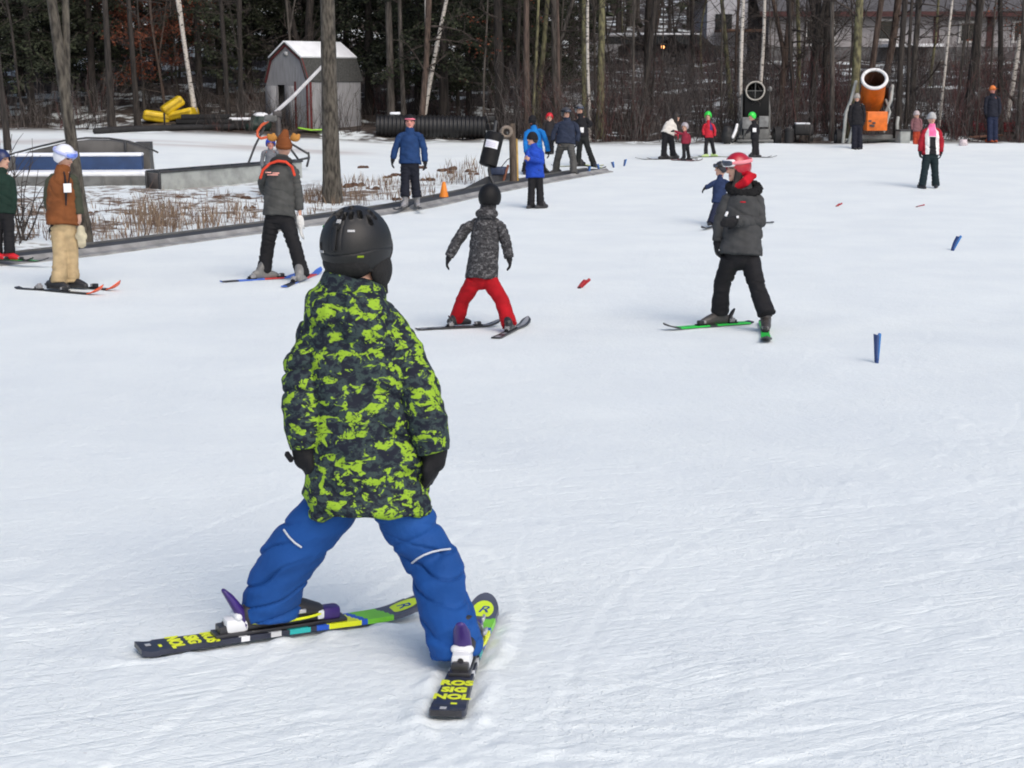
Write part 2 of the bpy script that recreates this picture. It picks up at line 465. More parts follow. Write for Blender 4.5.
# ------------------------------------------------------------------ people
SKIN = pmat('skin', (.52, .30, .22), .55, .08, 20, .1, 200)
SKIN_R = pmat('flushed_skin', (.58, .25, .20), .55, .08, 20, .1, 200)
EYE = pmat('eye_dark', (.02, .015, .012), .3, .1, 20, 0)
LIP = pmat('lip', (.36, .12, .10), .5, .1, 20, 0)
BLACKF = fab((.013, .013, .016)); GLOVE = fab((.012, .012, .014), .75, 'glove_cloth')
BOOTB = pmat('boot_black', (.022, .022, .025), .42, .2, 14, .08, 50)
BOOTG = pmat('boot_grey', (.26, .26, .27), .5, .2, 14, .1, 50)
BUCKLE = pmat('buckle', (.55, .55, .56), .3, .1, 20, 0, metal=.6)
HAIR = pmat('dark_hair', (.016, .011, .009), .6, .4, 40, .5, 120, stretch=(1, 1, .15))
LENS = pmat('goggle_lens', (.05, .06, .09), .12, .3, 12, 0, spec=.7)
WHITEF = fab((.74, .74, .73)); WHITEP = pmat('white_plastic', (.78, .79, .80), .35, .06, 6, 0)

def folds(axis, amp, fa=26, fc=7, seed=1):
    axis = nrm(axis)
    def f(P):
        s = P @ axis
        Q = P * fc + np.outer(s, axis) * (fa - fc)
        n1 = vnoise(Q, seed); n2 = vnoise(Q * 1.9 + 7, seed + 3)
        rdg = 1 - 2 * np.abs(n1)
        return amp * (.6 * rdg + .5 * n2)
    return f

def creases(axis, amp, freq, seed=1, gate=6, sharp=.30):
    axis = nrm(axis)
    def f(P):
        ph = (P @ axis) * freq + 1.6 * vnoise(P * 7, seed)
        cr = -np.exp(-(np.sin(ph) / sharp) ** 2) + .35 * np.abs(np.sin(ph))
        return amp * cr * sstep(-.15, .35, vnoise(P * gate + 3.3, seed + 5))
    return f

def hand(mb, wrist, d, back, k, thick=1.0, curl=.5, side=1):
    """five separate fingers; d = direction from wrist, back = back-of-hand normal"""
    d = nrm(d); back = nrm(back - d * (np.asarray(back) @ d)); lat = np.cross(d, back) * side
    L_ = .088 * k
    pc = wrist + d * L_ * .55
    mb.ell(pc, (L_ * .62, .041 * k * thick, .017 * k * thick), [d, lat, back], 12, 8)
    mb.tube([wrist - d * .02 * k, wrist + d * .03 * k], [.026 * k * thick, .028 * k * thick], 8)
    for i, (off, ln) in enumerate(((-.030, .060), (-.010, .074), (.010, .080), (.029, .071))):
        b0 = wrist + d * L_ + lat * off * k
        a1 = R(22 * curl * 2); a2 = R(62 * curl)
        d1 = d * math.cos(a1) - back * math.sin(a1); d2 = d * math.cos(a1 + a2) - back * math.sin(a1 + a2)
        p1 = b0 + d1 * ln * k * .48; p2 = p1 + d2 * ln * k * .52
        mb.tube([b0 - d * .02 * k, b0, p1, p2], np.array([.0095, .0095, .0088, .0075]) * k * thick, 7)
    t0 = wrist + d * .018 * k + lat * .026 * k; t1 = t0 + (d * .6 + lat * .65 - back * .25) * .042 * k
    t2 = t1 + (d * .9 + lat * .15 - back * .35) * .034 * k
    mb.tube([t0, t1, t2], np.array([.012, .0105, .0085]) * k * thick, 7)

def shell(mb, c, rad, axes, cut, thick=.06, n=40, m=14, mi=0):
    """open dome (helmet / cap): cut(phi) = polar angle in degrees where the rim lies; phi=0 is the face"""
    ax = np.asarray(axes, float); rad = np.asarray(rad, float)
    V = []; 
    for sc_ in (1.0, 1 - thick):
        for i in range(m + 1):
            for j in range(n):
                ph = 2 * math.pi * j / n
                dphi = abs((math.degrees(ph) + 180) % 360 - 180)
                t = R(cut(dphi)) * (i / m) if i else .001
                V.append(np.array([math.sin(t) * math.cos(ph), math.sin(t) * math.sin(ph), math.cos(t)]) * rad * sc_ @ ax + c)
    Fc = []; o2 = (m + 1) * n
    for i in range(m):
        for j in range(n):
            j2 = (j + 1) % n
            Fc.append([i * n + j, (i + 1) * n + j, (i + 1) * n + j2, i * n + j2])
            Fc.append([o2 + i * n + j, o2 + i * n + j2, o2 + (i + 1) * n + j2, o2 + (i + 1) * n + j])
    for j in range(n):
        j2 = (j + 1) % n
        Fc.append([m * n + j, o2 + m * n + j, o2 + m * n + j2, m * n + j2])
    Fc.append([j for j in range(n)]); Fc.append([o2 + j for j in range(n)][::-1])
    mb.add(np.array(V), Fc, mi)

def helmet_cut(d):  return float(np.interp(d, [0, 40, 62, 85, 120, 180], [76, 80, 104, 126, 122, 119]))
def beanie_cut(d):  return float(np.interp(d, [0, 50, 90, 180], [76, 82, 98, 108]))
def hair_cut(d):    return float(np.interp(d, [0, 45, 60, 90, 180], [60, 66, 110, 128, 136]))

def head_axes(yaw, pitch=0, roll=0):
    y = R(yaw); f = np.array([math.sin(y), -math.cos(y), 0.0])
    p = R(pitch); f2 = f * math.cos(p) + ZV * math.sin(p)
    u = nrm(ZV - f2 * f2[2]); l = np.cross(u, f2)
    return np.array([f2, l, u])          # rows: forward, its left, up

def build_head(mb, hc, ax, hs, nose=True):
    f, l, u = ax
    mb.ell(hc, (.100 * hs, .079 * hs, .118 * hs), ax, 18, 12)
    mb.ell(hc + f * .030 * hs - u * .062 * hs, (.066 * hs, .058 * hs, .062 * hs), ax, 14, 10)
    mb.tube([hc + f * .088 * hs + u * .012 * hs, hc + f * .112 * hs - u * .022 * hs], [.011 * hs, .017 * hs], 8)
    mb.ell(hc + f * .085 * hs + u * .030 * hs, (.016 * hs, .050 * hs, .010 * hs), ax, 10, 8)
    mb.ell(hc + f * .082 * hs - u * .098 * hs, (.020 * hs, .024 * hs, .018 * hs), ax, 10, 8)
    for s in (-1, 1):
        mb.ell(hc - f * .008 * hs + l * s * .080 * hs - u * .008 * hs, (.020 * hs, .010 * hs, .032 * hs), ax, 10, 8)

def face_mat(hc, ax, hs):
    f, l, u = ax
    def fn(P):
        idx = np.zeros(len(P), int)
        q = (P - hc) @ np.array(ax).T / hs
        for s in (-1, 1):
            e = ((q[:, 1] - s * .033) / .016) ** 2 + ((q[:, 2] - .012) / .009) ** 2
            idx[(e < 1) & (q[:, 0] > .05)] = 1
        e = (q[:, 1] / .026) ** 2 + ((q[:, 2] + .062) / .009) ** 2
        idx[(e < 1) & (q[:, 0] > .05)] = 2
        return idx
    return fn

def ski_boot(mb, heel, d, k, shin, up=None, ski=True):
    """boot from heel point on the sole along d, shaft leaning to the shin point"""
    d = nrm(d); up = ZV if up is None else up; lat = np.cross(up, d)
    Lb = .29 * k
    P = [heel + d * x * Lb + up * z * k for x, z in ((.04, .052), (.28, .060), (.55, .058), (.80, .045), (.97, .036))]
    rr = [(.043, .050), (.047, .058), (.050, .056), (.049, .042), (.036, .030)]
    mb.tube(P, np.array(rr) * k, 12, ref=lat)
    if ski: mb.box(heel + d * Lb * .5 + up * .012 * k, (Lb * 1.06, .072 * k, .022 * k), [d, lat, up], bev=.004 * k)
    an = heel + d * Lb * .26 + up * .10 * k
    mb.tube([heel + d * Lb * .24 + up * .05 * k, an, lerp(an, shin, .95)], np.array([.052, .054, .062]) * k, 12)

def make_ski(label, tail, tip, width, mats, matfn=None, rock=.035, thick=.013, name='ski', nseg=60, tiplift=1.0, group=None, sidecol=True):
    """mats[0] sidewall/base, others by matfn(t, v) -> index for the top sheet"""
    tail = np.asarray(tail, float); tip = np.asarray(tip, float)
    Ls = np.linalg.norm(tip - tail); d = (tip - tail) / Ls
    lat = nrm(np.cross(ZV, d)); up = np.cross(d, lat)
    e = empty(name, tail + up * .008, label, 'ski', group)
    V = []; nv = 9
    ts = np.linspace(0, 1, nseg + 1)
    def wid(t):
        w = width * (1.0 - .26 * math.sin(math.pi * min(max((t - .04) / .86, 0), 1)))
        if t > .90: w *= math.sqrt(max(0, 1 - ((t - .90) / .1005) ** 2)) * 1.04
        if t < .03: w *= .86 + .14 * math.sqrt(max(0, 1 - ((.03 - t) / .03) ** 2))
        return w
    def lift(t): return (rock * 1.6 * max(0, (t - .80) / .20) ** 2 + rock * .25 * max(0, (.05 - t) / .05) ** 2) * tiplift
    o0 = tail + up * .008
    top = lambda t, v: o0 + d * (t * Ls) + lat * (v * wid(t) / 2) + up * (lift(t) + thick * (1 if .05 < t < .93 else .8))
    for t in ts:
        for v in np.linspace(-1, 1, nv): V.append(top(t, v * .97))
        for v in np.linspace(-1, 1, nv): V.append(top(t, v) - up * thick)
    mb = MB(); n2 = 2 * nv; Fc = []; mi = []
    for i in range(nseg):
        tm = (ts[i] + ts[i + 1]) / 2
        for j in range(nv - 1):
            Fc.append([i * n2 + j, (i + 1) * n2 + j, (i + 1) * n2 + j + 1, i * n2 + j + 1])
            mi.append(matfn(tm, -1 + 2 * (j + .5) / (nv - 1)) if matfn else 1)
            Fc.append([i * n2 + nv + j, i * n2 + nv + j + 1, (i + 1) * n2 + nv + j + 1, (i + 1) * n2 + nv + j]); mi.append(matfn(tm, 0) if (matfn and tm > .86) else 0)
        for a, b_, vv in ((0, nv, -1), (nv - 1, 2 * nv - 1, 1)):
            Fc.append([i * n2 + a, i * n2 + b_, (i + 1) * n2 + b_, (i + 1) * n2 + a]); mi.append(matfn(tm, vv) if (sidecol and matfn) else 0)
    Fc.append([j for j in range(nv)] + [nv + j for j in range(nv)][::-1]); mi.append(0)
    o = nseg * n2; Fc.append([o + j for j in range(nv)][::-1] + [o + nv + j for j in range(nv)]); mi.append(0)
    mb.add(np.array(V), Fc); mb.m = mi
    body = mb.build('ski_body', mats, e, smooth=True, autosmooth=35)
    return dict(root=e, o=o0, d=d, lat=lat, up=up, L=Ls, top=top, w=wid, thick=thick)

def binding(sk, t0, t1, k, mh, mt, mp, lever=True):
    """heel piece behind t0, toe piece before t1"""
    o, d, lat, up, Ls, th = sk['o'], sk['d'], sk['lat'], sk['up'], sk['L'], sk['thick']
    ax = [d, lat, up]
    hb = MB(); hp = o + d * t0 * Ls + up * th
    hb.box(hp - d * .052 * k + up * .006 * k, (.115 * k, .062 * k, .012 * k), ax, bev=.004 * k, mi=1)
    hb.box(hp - d * .040 * k + up * .032 * k, (.074 * k, .056 * k, .046 * k), ax, bev=.016 * k, mi=0)
    hb.tube([hp - d * .036 * k - lat * .020 * k + up * .058 * k, hp - d * .036 * k + lat * .020 * k + up * .058 * k], .013 * k, 10, mi=0)
    hb.tube([hp - d * .0785 * k + up * .036 * k, hp - d * .080 * k + up * .036 * k], .009 * k, 10, mi=1, dome=False)
    hb.box(hp - d * .082 * k + up * .022 * k, (.030 * k, .050 * k, .026 * k), ax, bev=.008 * k, mi=1)
    hb.build('heel_piece', [mh, mp], sk['root'], autosmooth=40)
    if lever:
        lv = MB(); q = hp - d * .015 * k + up * .030 * k
        lv.tube([q, q + up * .045 * k - d * .014 * k, q + up * .088 * k - d * .042 * k, q + up * .108 * k - d * .058 * k],
                np.array([(.028, .020), (.027, .017), (.024, .013), (.015, .008)]) * k, 10, ref=lat)
        lv.build('heel_lever', mt, sk['root'])
    tb = MB(); tp = o + d * t1 * Ls + up * th
    tb.box(tp + d * .040 * k + up * .006 * k, (.12 * k, .060 * k, .012 * k), ax, bev=.004 * k, mi=1)
    tb.box(tp + d * .050 * k + up * .030 * k, (.060 * k, .050 * k, .040 * k), ax, bev=.012 * k, mi=0)
    tb.box(tp + d * .010 * k + up * .032 * k, (.026 * k, .060 * k, .030 * k), ax, bev=.008 * k, mi=2)
    tb.build('toe_piece', [mt, mp, mh], sk['root'], autosmooth=40)

def person(label, J, h, yaw, jacket, pants, *, boots=BOOTB, gloves=GLOVE, head='helmet', headmat=BLACKF, headyaw=None, headpitch=0,
           skin=SKIN, lift=0.0, skis=None, skilabels=None, skimats=None, goggles=None, hair=None, hs=None, jw=None, sleeve=None,
           torsofn=None, torsomats=None, puff=1.0, voxel=None, depth=.135, group=None, band=None, footyaw=None, ski_w=.075,
           ski_len=None, skirock=.035, skimatfn=None, cat='person', pompom=None, collar=1.0, extra=None, collar_h=.34):
    k = h / 1.75
    hs = hs or (.80 + .20 * k)
    headyaw = yaw if headyaw is None else headyaw
    fL = gpt(*J['fL'], dz=lift); fR = gpt(*J['fR'], dz=lift)
    dL, dR = depth_of(fL), depth_of(fR); dm = (dL + dR) / 2
    root_p = (fL + fR) / 2
    e = empty('person', root_p, label, cat, group)
    pt = lambda j, dd=None: at(J[j][0], J[j][1], dm + (J[j][2] if len(J[j]) > 2 else 0) + (dd or 0))
    ptd = lambda j, d_: at(J[j][0], J[j][1], d_ + (J[j][2] if len(J[j]) > 2 else 0))
    vx = voxel or max(.011, dm / F * .55)
    s_px = F / dm
    neck = pt('neck'); hc = pt('head'); hem = pt('hem'); hip = pt('hip')
    shL, shR, elL, elR, wrL, wrR = (pt(j) for j in ('shL', 'shR', 'elL', 'elR', 'wrL', 'wrR'))
    hL, hR = pt('hL'), pt('hR')
    kL, kR = ptd('kL', dm * .45 + dL * .55), ptd('kR', dm * .45 + dR * .55)
    aL, aR = ptd('aL', dL), ptd('aR', dR)
    hax = head_axes(headyaw, headpitch)
    # ---- skis decide foot directions
    dirs = []
    sks = []
    for i, (ft, nm) in enumerate(((fL, 'fL'), (fR, 'fR'))):
        if skis:
            s = skis[i]
            if isinstance(s, (int, float)):
                yv = R(s); dv = np.array([math.sin(yv), -math.cos(yv), 0.0]); Ls = ski_len or .95 * h
                tl = ft - dv * Ls * .47; tp = ft + dv * Ls * .53
                tl[2] = ground(tl[0], tl[1]) + lift; tp[2] = ground(tp[0], tp[1]) + lift
            else:
                tl = gpt(*s[0], dz=lift); tp = gpt(*s[1], dz=lift)
            sm = skimats or [BLACKF, BLACKF]
            sk = make_ski(skilabels[i] + '', tl, tp, ski_w, sm, skimatfn, rock=skirock, nseg=60 if dm < 8 else 24)
            sks.append(sk); dirs.append(sk['d'])
        else:
            yv = R((footyaw if footyaw is not None else yaw) + (18 if i else -18) * (-1 if abs(yaw) < 90 else 1)); dirs.append(np.array([math.sin(yv), -math.cos(yv), 0.0]))
    up_sole = .02 if skis else 0.0
    # ---- body (one continuous mesh)
    b = MB()
    build_head(b, hc, hax, hs)
    b.tube([hc - hax[2] * .05 * hs - hax[0] * .01, neck, lerp(neck, hip, .18)], [.052 * hs, .055 * hs, .07 * k], 12)
    tw = .62
    b.tube([lerp(neck, hip, .1), lerp(neck, hip, .35), lerp(neck, hip, .7), hip], np.array([(.10, .07), (.12, .085), (.11, .08), (.12, .085)]) * k, 12, ref=XV)
    for (s, el, wr) in ((shL, elL, wrL), (shR, elR, wrR)):
        b.tube([lerp(neck, hip, .16), s, el, wr], np.array([.05, .045, .036, .026]) * k, 10)
    for (hh, kk, aa, ft, dv) in ((hL, kL, aL, fL, dirs[0]), (hR, kR, aR, fR, dirs[1])):
        b.tube([lerp(hip, hh, .3), hh, kk, aa], np.array([.07, .07, .05, .036]) * k, 10)
        b.tube([aa, ft - dv * .075 * k + ZV * .085 * k, ft + ZV * .045 * k + dv * .05 * k], np.array([.034, .034, .028]) * k, 8)
    if gloves is None:
        for (el, wr, sd) in ((elL, wrL, 1), (elR, wrR, -1)):
            hand(b, wr, wr - el + np.array([0, 0, -.05]), nrm(np.array([-sd, -.2, .0])), k, 1.0, .5, sd)
    b.remesh('body', [skin, EYE, LIP], e, min(vx, .013), 2, matfn=face_mat(hc, hax, hs))
    # ---- trousers
    ay = depth * k
    t = MB(); pr = puff
    t.tube([lerp(hip, neck, .10), hip, lerp(hip, (hL + hR) / 2, .9)], np.array([(.155, .115), (.165, .125), (.15, .115)]) * k, 16, ref=XV)
    for (hh, kk, aa) in ((hL, kL, aL), (hR, kR, aR)):
        t.tube([hh, lerp(hh, kk, .5), kk, lerp(kk, aa, .55), aa, lerp(kk, aa, 1.16)], np.array([.098, .092, .082, .084, .088, .088]) * k * pr, 14, dome=False)
    legax = nrm(neck - root_p)
    t.remesh('trousers', pants, e, vx, 2, disp=lambda Q: folds(ZV, .009 * k, 18, 6, 5)(Q) + creases(ZV + XV * .1, .011 * k, 46 / k, 7, 5)(Q))
    # ---- boots
    for i, (ft, aa, kk) in enumerate(((fL, aL, kL), (fR, aR, kR))):
        m = MB(); heel = ft - dirs[i] * .15 * k + ZV * up_sole
        ski_boot(m, heel, dirs[i], k, lerp(aa, kk, .35), ski=bool(skis))
        m.remesh('boot', boots, e, min(vx, .012), 1)
    # ---- jacket
    j = MB(); w = (jw or .19 * k)
    ringw = np.array([(.07 * k * collar, .07 * k * collar), (.085 * k * collar, .08 * k * collar), (w * .52, ay * .72), (w * .76, ay * .93), (w * .88, ay), (w * .92, ay), (w * .97, ay * 1.02), (w * 1.02, ay * 1.05)])
    tt = [0, .04, .11, .20, .38, .6, .85, 1.0]
    tb = [lerp(neck, hem, a) for a in tt]; tb[0] = lerp(neck, hc, collar_h)
    j.tube(tb, ringw, 22, ref=XV, dome=False)
    sr = np.array([.066, .074, .066, .060, .056]) * k * pr
    def jm(P):
        if torsofn: 
            q = np.stack([(P[:, 0] - lerp(neck, hem, .5)[0]), P[:, 1] - neck[1], P[:, 2]], 1)
            tpar = seg_dist(P, neck, hem)[1]
            idx = torsofn(q, tpar)
        else: idx = np.zeros(len(P), int)
        return idx
    jm_mats = [jacket] + (torsomats[1:] if torsomats else [])
    def jd(P): return folds(nrm(XV * .35 + ZV), .012 * k, 13, 6, 2)(P) + creases(nrm(XV * .5 + ZV), .008 * k, 24 / k, 21, 4)(P)
    j.remesh('jacket', jm_mats, e, vx, 2, disp=jd, matfn=jm)
    for (s, el, wr) in ((shL, elL, wrL), (shR, elR, wrR)):
        m = MB(); m.tube([lerp(lerp(neck, hem, .07), s, .30), lerp(lerp(neck, hem, .09), s, .75), lerp(s, el, .12), lerp(s, el, .55), el, lerp(el, wr, .5), wr, lerp(el, wr, 1.06)], np.array([.040, .054, .066, .065, .062, .060, .055, .054]) * k * pr, 14, dome=False)
        axs = nrm(wr - s + np.array([0, 0, 1e-3]))
        m.remesh('sleeve', sleeve or jacket, e, vx, 2, disp=lambda Q: folds(axs, .008 * k, 18, 6, 12)(Q) + creases(axs, .008 * k, 42 / k, 17, 5)(Q))
    # ---- gloves
    if gloves is not None:
        for (el, wr, sd) in ((elL, wrL, 1), (elR, wrR, -1)):
            m = MB(); hand(m, wr, wr - el + np.array([0, 0, -.05]), nrm(np.array([-sd, -.2, .0])), k * 1.12, 1.35, .5, sd)
            m.remesh('glove', gloves, e, min(vx, .009), 1)
    # ---- headgear
    f, l, u = hax
    if head == 'helmet':
        m = MB(); shell(m, hc + u * .012 * hs - f * .006 * hs, np.array([.134, .113, .137]) * hs, hax, helmet_cut, .1)
        m.build('helmet', headmat, e, autosmooth=60)
    elif head in ('beanie', 'cap'):
        m = MB(); shell(m, hc + u * .010 * hs, np.array([.116, .096, .134]) * hs, hax, beanie_cut, .08)
        hb = m.build('beanie' if head == 'beanie' else 'cap', headmat, e)
        m = MB()
        P = [hc + u * ((.018 if band is None else .055) - .012 * (1 - math.cos(a)) * .9) * hs + f * math.cos(a) * (.110 if band is None else .106) * hs + l * math.sin(a) * (.091 if band is None else .088) * hs for a in np.linspace(0, 2 * math.pi, 25)]
        m.tube(P, np.array([(.009, .026 if band is None else .017)] * 25) * hs, 8, cap=False, ref=f); m.build('cuff', band or headmat, hb)
        if pompom is not None:
            m = MB(); m.ell(hc + u * .16 * hs, (.035 * hs,) * 3); m.build('pompom', pompom, hb)
        if head == 'cap':
            m = MB(); m.ell(hc + f * .14 * hs + u * .045 * hs, (.07 * hs, .07 * hs, .008 * hs), hax, 14, 8); m.build('peak', headmat, hb)
    if hair is not None:
        m = MB(); shell(m, hc + u * .006 * hs - f * .008, np.array([.110, .090, .126]) * hs, hax, hair_cut, .1); m.build('hair', hair, e)
    if goggles is not None:
        gm, gl = goggles[:2]; gf = goggles[2] if len(goggles) > 2 else gm
        m = MB(); c0 = hc + u * .062 * hs
        P = [c0 + f * math.cos(a) * .142 * hs + l * math.sin(a) * .119 * hs - f * .006 * hs for a in np.linspace(R(32), R(328), 30)]
        m.tube(P, np.array([(.006, .018)] * 30) * hs, 8, ref=f); g_ = m.build('goggles', gm, e)
        m = MB()
        P = [c0 + f * math.cos(a) * .137 * hs + l * math.sin(a) * .104 * hs for a in np.linspace(R(-48), R(48), 12)]
        m.tube(P, np.array([(.012, .036)] * 12) * hs, 10, ref=f); m.build('goggle_frame', gf, g_)
        m = MB()
        P = [c0 + f * math.cos(a) * .143 * hs + l * math.sin(a) * .106 * hs for a in np.linspace(R(-40), R(40), 12)]
        m.tube(P, np.array([(.011, .026)] * 12) * hs, 10, ref=f); m.build('goggle_lens', gl, g_)
    ctx = dict(e=e, k=k, hs=hs, hax=hax, hc=hc, neck=neck, hem=hem, hip=hip, shL=shL, shR=shR, elL=elL, elR=elR, wrL=wrL, wrR=wrR,
               hL=hL, hR=hR, kL=kL, kR=kR, aL=aL, aR=aR, fL=fL, fR=fR, dirs=dirs, sks=sks, vx=vx, dm=dm, pt=pt, w=w, ay=ay)
    if skis and dm < 25:
        for sk, ft in zip(sks, (fL, fR)):
            tmid = (ft - sk['o']) @ sk['d'] / sk['L']
            hl = tmid - .15 * k / sk['L']; tl_ = tmid + .15 * k / sk['L']
            if dm > 6: binding(sk, hl, tl_, k, BOOTG, BOOTB, BLACKF, lever=dm < 16)
            sk['t0'], sk['t1'] = hl, tl_
    return ctx

def Jd(**kw): return kw
def stand(x, ytop, yfoot, w=1.0, turn=0):
    """plain standing joints for someone filling ytop..yfoot at column x"""
    Hh = yfoot - ytop; q = lambda fx, fy: (x + fx * Hh * w, ytop + fy * Hh)
    return Jd(head=q(0, .075), neck=q(0, .165), shL=q(-.115, .205), shR=q(.115, .205), elL=q(-.145, .36), elR=q(.145, .36), wrL=q(-.135, .49), wrR=q(.135, .49),
              hem=q(0, .55), hip=q(0, .53), hL=q(-.045, .55), hR=q(.045, .55), kL=q(-.055, .74), kR=q(.055, .74), aL=q(-.055, .935), aR=q(.055, .935), fL=q(-.055, .985), fR=q(.055, .985))
NAVY = (.012, .020, .055)
lime = pmat('lime_print', (.62, .82, .03), .45, .06, 8, 0); navyp = pmat('navy_print', (.028, .033, .055), .4, .15, 10, 0)
tealp = pmat('teal_print', (.02, .42, .42), .4, .1, 8, 0); bluep = pmat('blue_print', (.02, .10, .55), .4, .1, 8, 0)
greenp = pmat('green_print', (.20, .62, .04), .4, .08, 8, 0); whitep = pmat('white_print', (.72, .74, .76), .4, .05, 8, 0)
purple = pmat('purple_plastic', (.045, .022, .16), .28, .15, 10, 0); edge = pmat('ski_edge', (.03, .03, .035), .35, .2, 30, 0)
yellowl = pmat('acid_yellow_print', (.78, .86, .02), .4, .05, 8, 0)

# ================================================= the boy in front
def boy():
    k = 1.30 / 1.75
    camo_m = camo('camouflage_cloth', (.008, .011, .022), (.032, .052, .054), (.26, .43, .028), 25, .50, .545)
    pantm = pmat('blue_trouser_cloth', (.008, .068, .27), .78, .12, 5, .3, 110, spec=.3, bd=.004)
    helm = pmat('matte_black_shell', (.009, .0092, .010), .52, .15, 30, .05, 200)
    padm = pmat('ear_pad_cloth', (.010, .010, .011), .9, .2, 40, .3, 150)
    dkm = pmat('painted_vent_shade', (.002, .002, .002), .9, .1, 20, 0)
    mark = pmat('pale_mark', (.42, .43, .44), .5, .1, 20, 0)
    # ---- skis
    gl = lambda x, y: gpt(x, y)
    def pattern(t, v):
        s = t + .018 * v
        if s < .30: return 1
        if s < .345: return 5 if t - .022 * abs(v) < .325 and v < .1 else 1
        if t + .05 * v < .37: return 1
        if t + .05 * v < .41: return 5
        if t + .05 * v < .435: return 1
        if t + .04 * v < .515: return 2
        if t + .04 * v < .54: return 1
        if s < .60: return 3
        if s < .715: return 7
        if s < .74: return 3
        if s < .835: return 4
        return 6
    slate = pmat('slate_print', (.075, .085, .12), .4, .12, 10, 0)
    mats = [edge, navyp, tealp, bluep, greenp, whitep, slate, yellowl]
    SK = []
    for lab, tl, tp, cant in (("child's ski with yellow lettering on its tail, under the camouflage boy's left boot", (138, 655), (428, 613), 0),
                              ("child's ski with yellow lettering on its tail, under the camouflage boy's right boot", (446, 721), (486, 613), 0)):
        sk = make_ski(lab, gl(*tl), gl(*tp), .098, mats, pattern, rock=.030, thick=.016, nseg=140, sidecol=True)
        o, d, lat, up, Ls, th = sk['o'], sk['d'], sk['lat'], sk['up'], sk['L'], sk['thick']
        m = MB()
        for i, (w_, t) in enumerate((('ROS', .228), ('SIG', .172), ('NOL', .116))):
            m = MB()
            V, Fc = text_mesh(w_, .052, .0026)
            V = V * [.92, 1.0, 1]
            m.add(o + np.outer(V[:, 0], -lat) + np.outer(V[:, 1], d) + np.outer(V[:, 2], up) + d * t * Ls + up * (th + .0008), Fc)
            m.build('lettering', yellowl, sk['root'], smooth=False)
        m = MB(); m.box(o + d * .066 * Ls - lat * .012 + up * (th + .0006), (.010, .017, .0012), [d, lat, up]); m.build('tail_mark', yellowl, sk['root'], smooth=False)
        m = MB(); m.box(o + d * .034 * Ls + lat * .012 + up * (th * .8 + .0022), (.016, .018, .0012), [d, lat, up])
        m.build('tail_mark', mark, sk['root'], smooth=False)
        tc = .905
        c = sk['top'](tc, 0); a1 = nrm(sk['top'](tc + .01, 0) - sk['top'](tc - .01, 0)); n1 = np.cross(a1, lat)
        m = MB(); an = np.linspace(0, 2 * math.pi, 40, endpoint=False)
        V = [c + a1 * .058 * math.cos(x) + lat * .034 * math.sin(x) + n1 * (.0012 + .02 * (.058 * math.cos(x)) ** 2 * 20) for x in an]
        m.add(V, [list(range(40))]); ov = m.build('oval_emblem', lime, sk['root'], smooth=False)
        m = MB(); V, Fc = text_mesh('R', .058, .0006, .35)
        m.add(c + np.outer(V[:, 0], -lat) * 1.0 + np.outer(V[:, 1], a1) + n1 * .0022 + np.outer(np.abs(V[:, 1]) ** 2 * .4, n1), Fc)
        m.build('emblem_letter', bluep, ov, smooth=False)
        SK.append(sk)
    k_b = 1.0
    for sk, t0, t1 in ((SK[0], .355, .585), (SK[1], .385, .615)):
        binding(sk, t0, t1, k_b, whitep, purple, edge)
        m = MB(); m.box(sk['o'] + sk['d'] * (t0 + t1) / 2 * sk['L'] + sk['up'] * (sk['thick'] + .006), ((t1 - t0) * sk['L'] + .10, .060, .011), [sk['d'], sk['lat'], sk['up']], bev=.003); m.build('binding_plate', edge, sk['root'])
    # ---- joints
    fp = []
    for sk, t0, t1 in ((SK[0], .355, .585), (SK[1], .385, .615)): fp.append(sk['o'] + sk['d'] * t0 * sk['L'] + sk['up'] * sk['thick'])
    dL = depth_of(fp[0]); dR = depth_of(fp[1]); dm = (dL + dR) / 2 + .06
    root = (fp[0] + fp[1]) / 2; root[2] = ground(root[0], root[1])
    e = empty('person', root, 'boy from behind in lime and navy camouflage jacket, blue trousers and black helmet', 'person')
    P = lambda x, y, dd=0: at(x, y, dm + dd)
    sc = dm / F           # metres per pixel at the boy
    neck, hip, hc = P(359, 296), P(364, 500), P(356, 246)
    hs = .93; hax = head_axes(155, -2)
    shL, elL, wrL = P(314, 338), P(306, 400, -.02), P(304, 447, .05)
    shR, elR, wrR = P(399, 345), P(424, 403, -.02), P(434, 448, .05)
    hL, hR = P(336, 512), P(396, 512)
    kL, kR = P(288, 560, .10), P(434, 568, .02)
    aL, aR = at(270, 615, dL + .04), at(453, 646, dR + .05)
    # body
    b = MB(); build_head(b, hc, hax, hs)
    b.tube([hc - hax[2] * .05, P(360, 285), P(360, 320)], [.050, .05, .055], 12)
    b.tube([P(360, 310), P(362, 400), P(364, 470)], [(.09, .07), (.10, .07), (.09, .07)], 12, ref=XV, dome=False)
    for ch in ((P(360, 325), shL, elL, wrL), (P(360, 325), shR, elR, wrR)): b.tube(ch, [.04, .036, .03, .022], 10)
    for ch, sk in (((hip, hL, kL, aL), SK[0]), ((hip, hR, kR, aR), SK[1])):
        b.tube([P(364, 470)] + list(ch[1:]), [.045, .05, .045, .03], 10)
    b.tube([aL, fp[0] + ZV * .04 + SK[0]['d'] * .05, fp[0] + ZV * .035 + SK[0]['d'] * .15], [.03, .03, .025], 8)
    b.tube([aR, fp[1] + ZV * .04 + SK[1]['d'] * .05, fp[1] + ZV * .035 + SK[1]['d'] * .15], [.03, .03, .025], 8)
    b.remesh('body', [SKIN, EYE, LIP], e, .009, 2, matfn=face_mat(hc, hax, hs))
    # jacket
    j = MB()
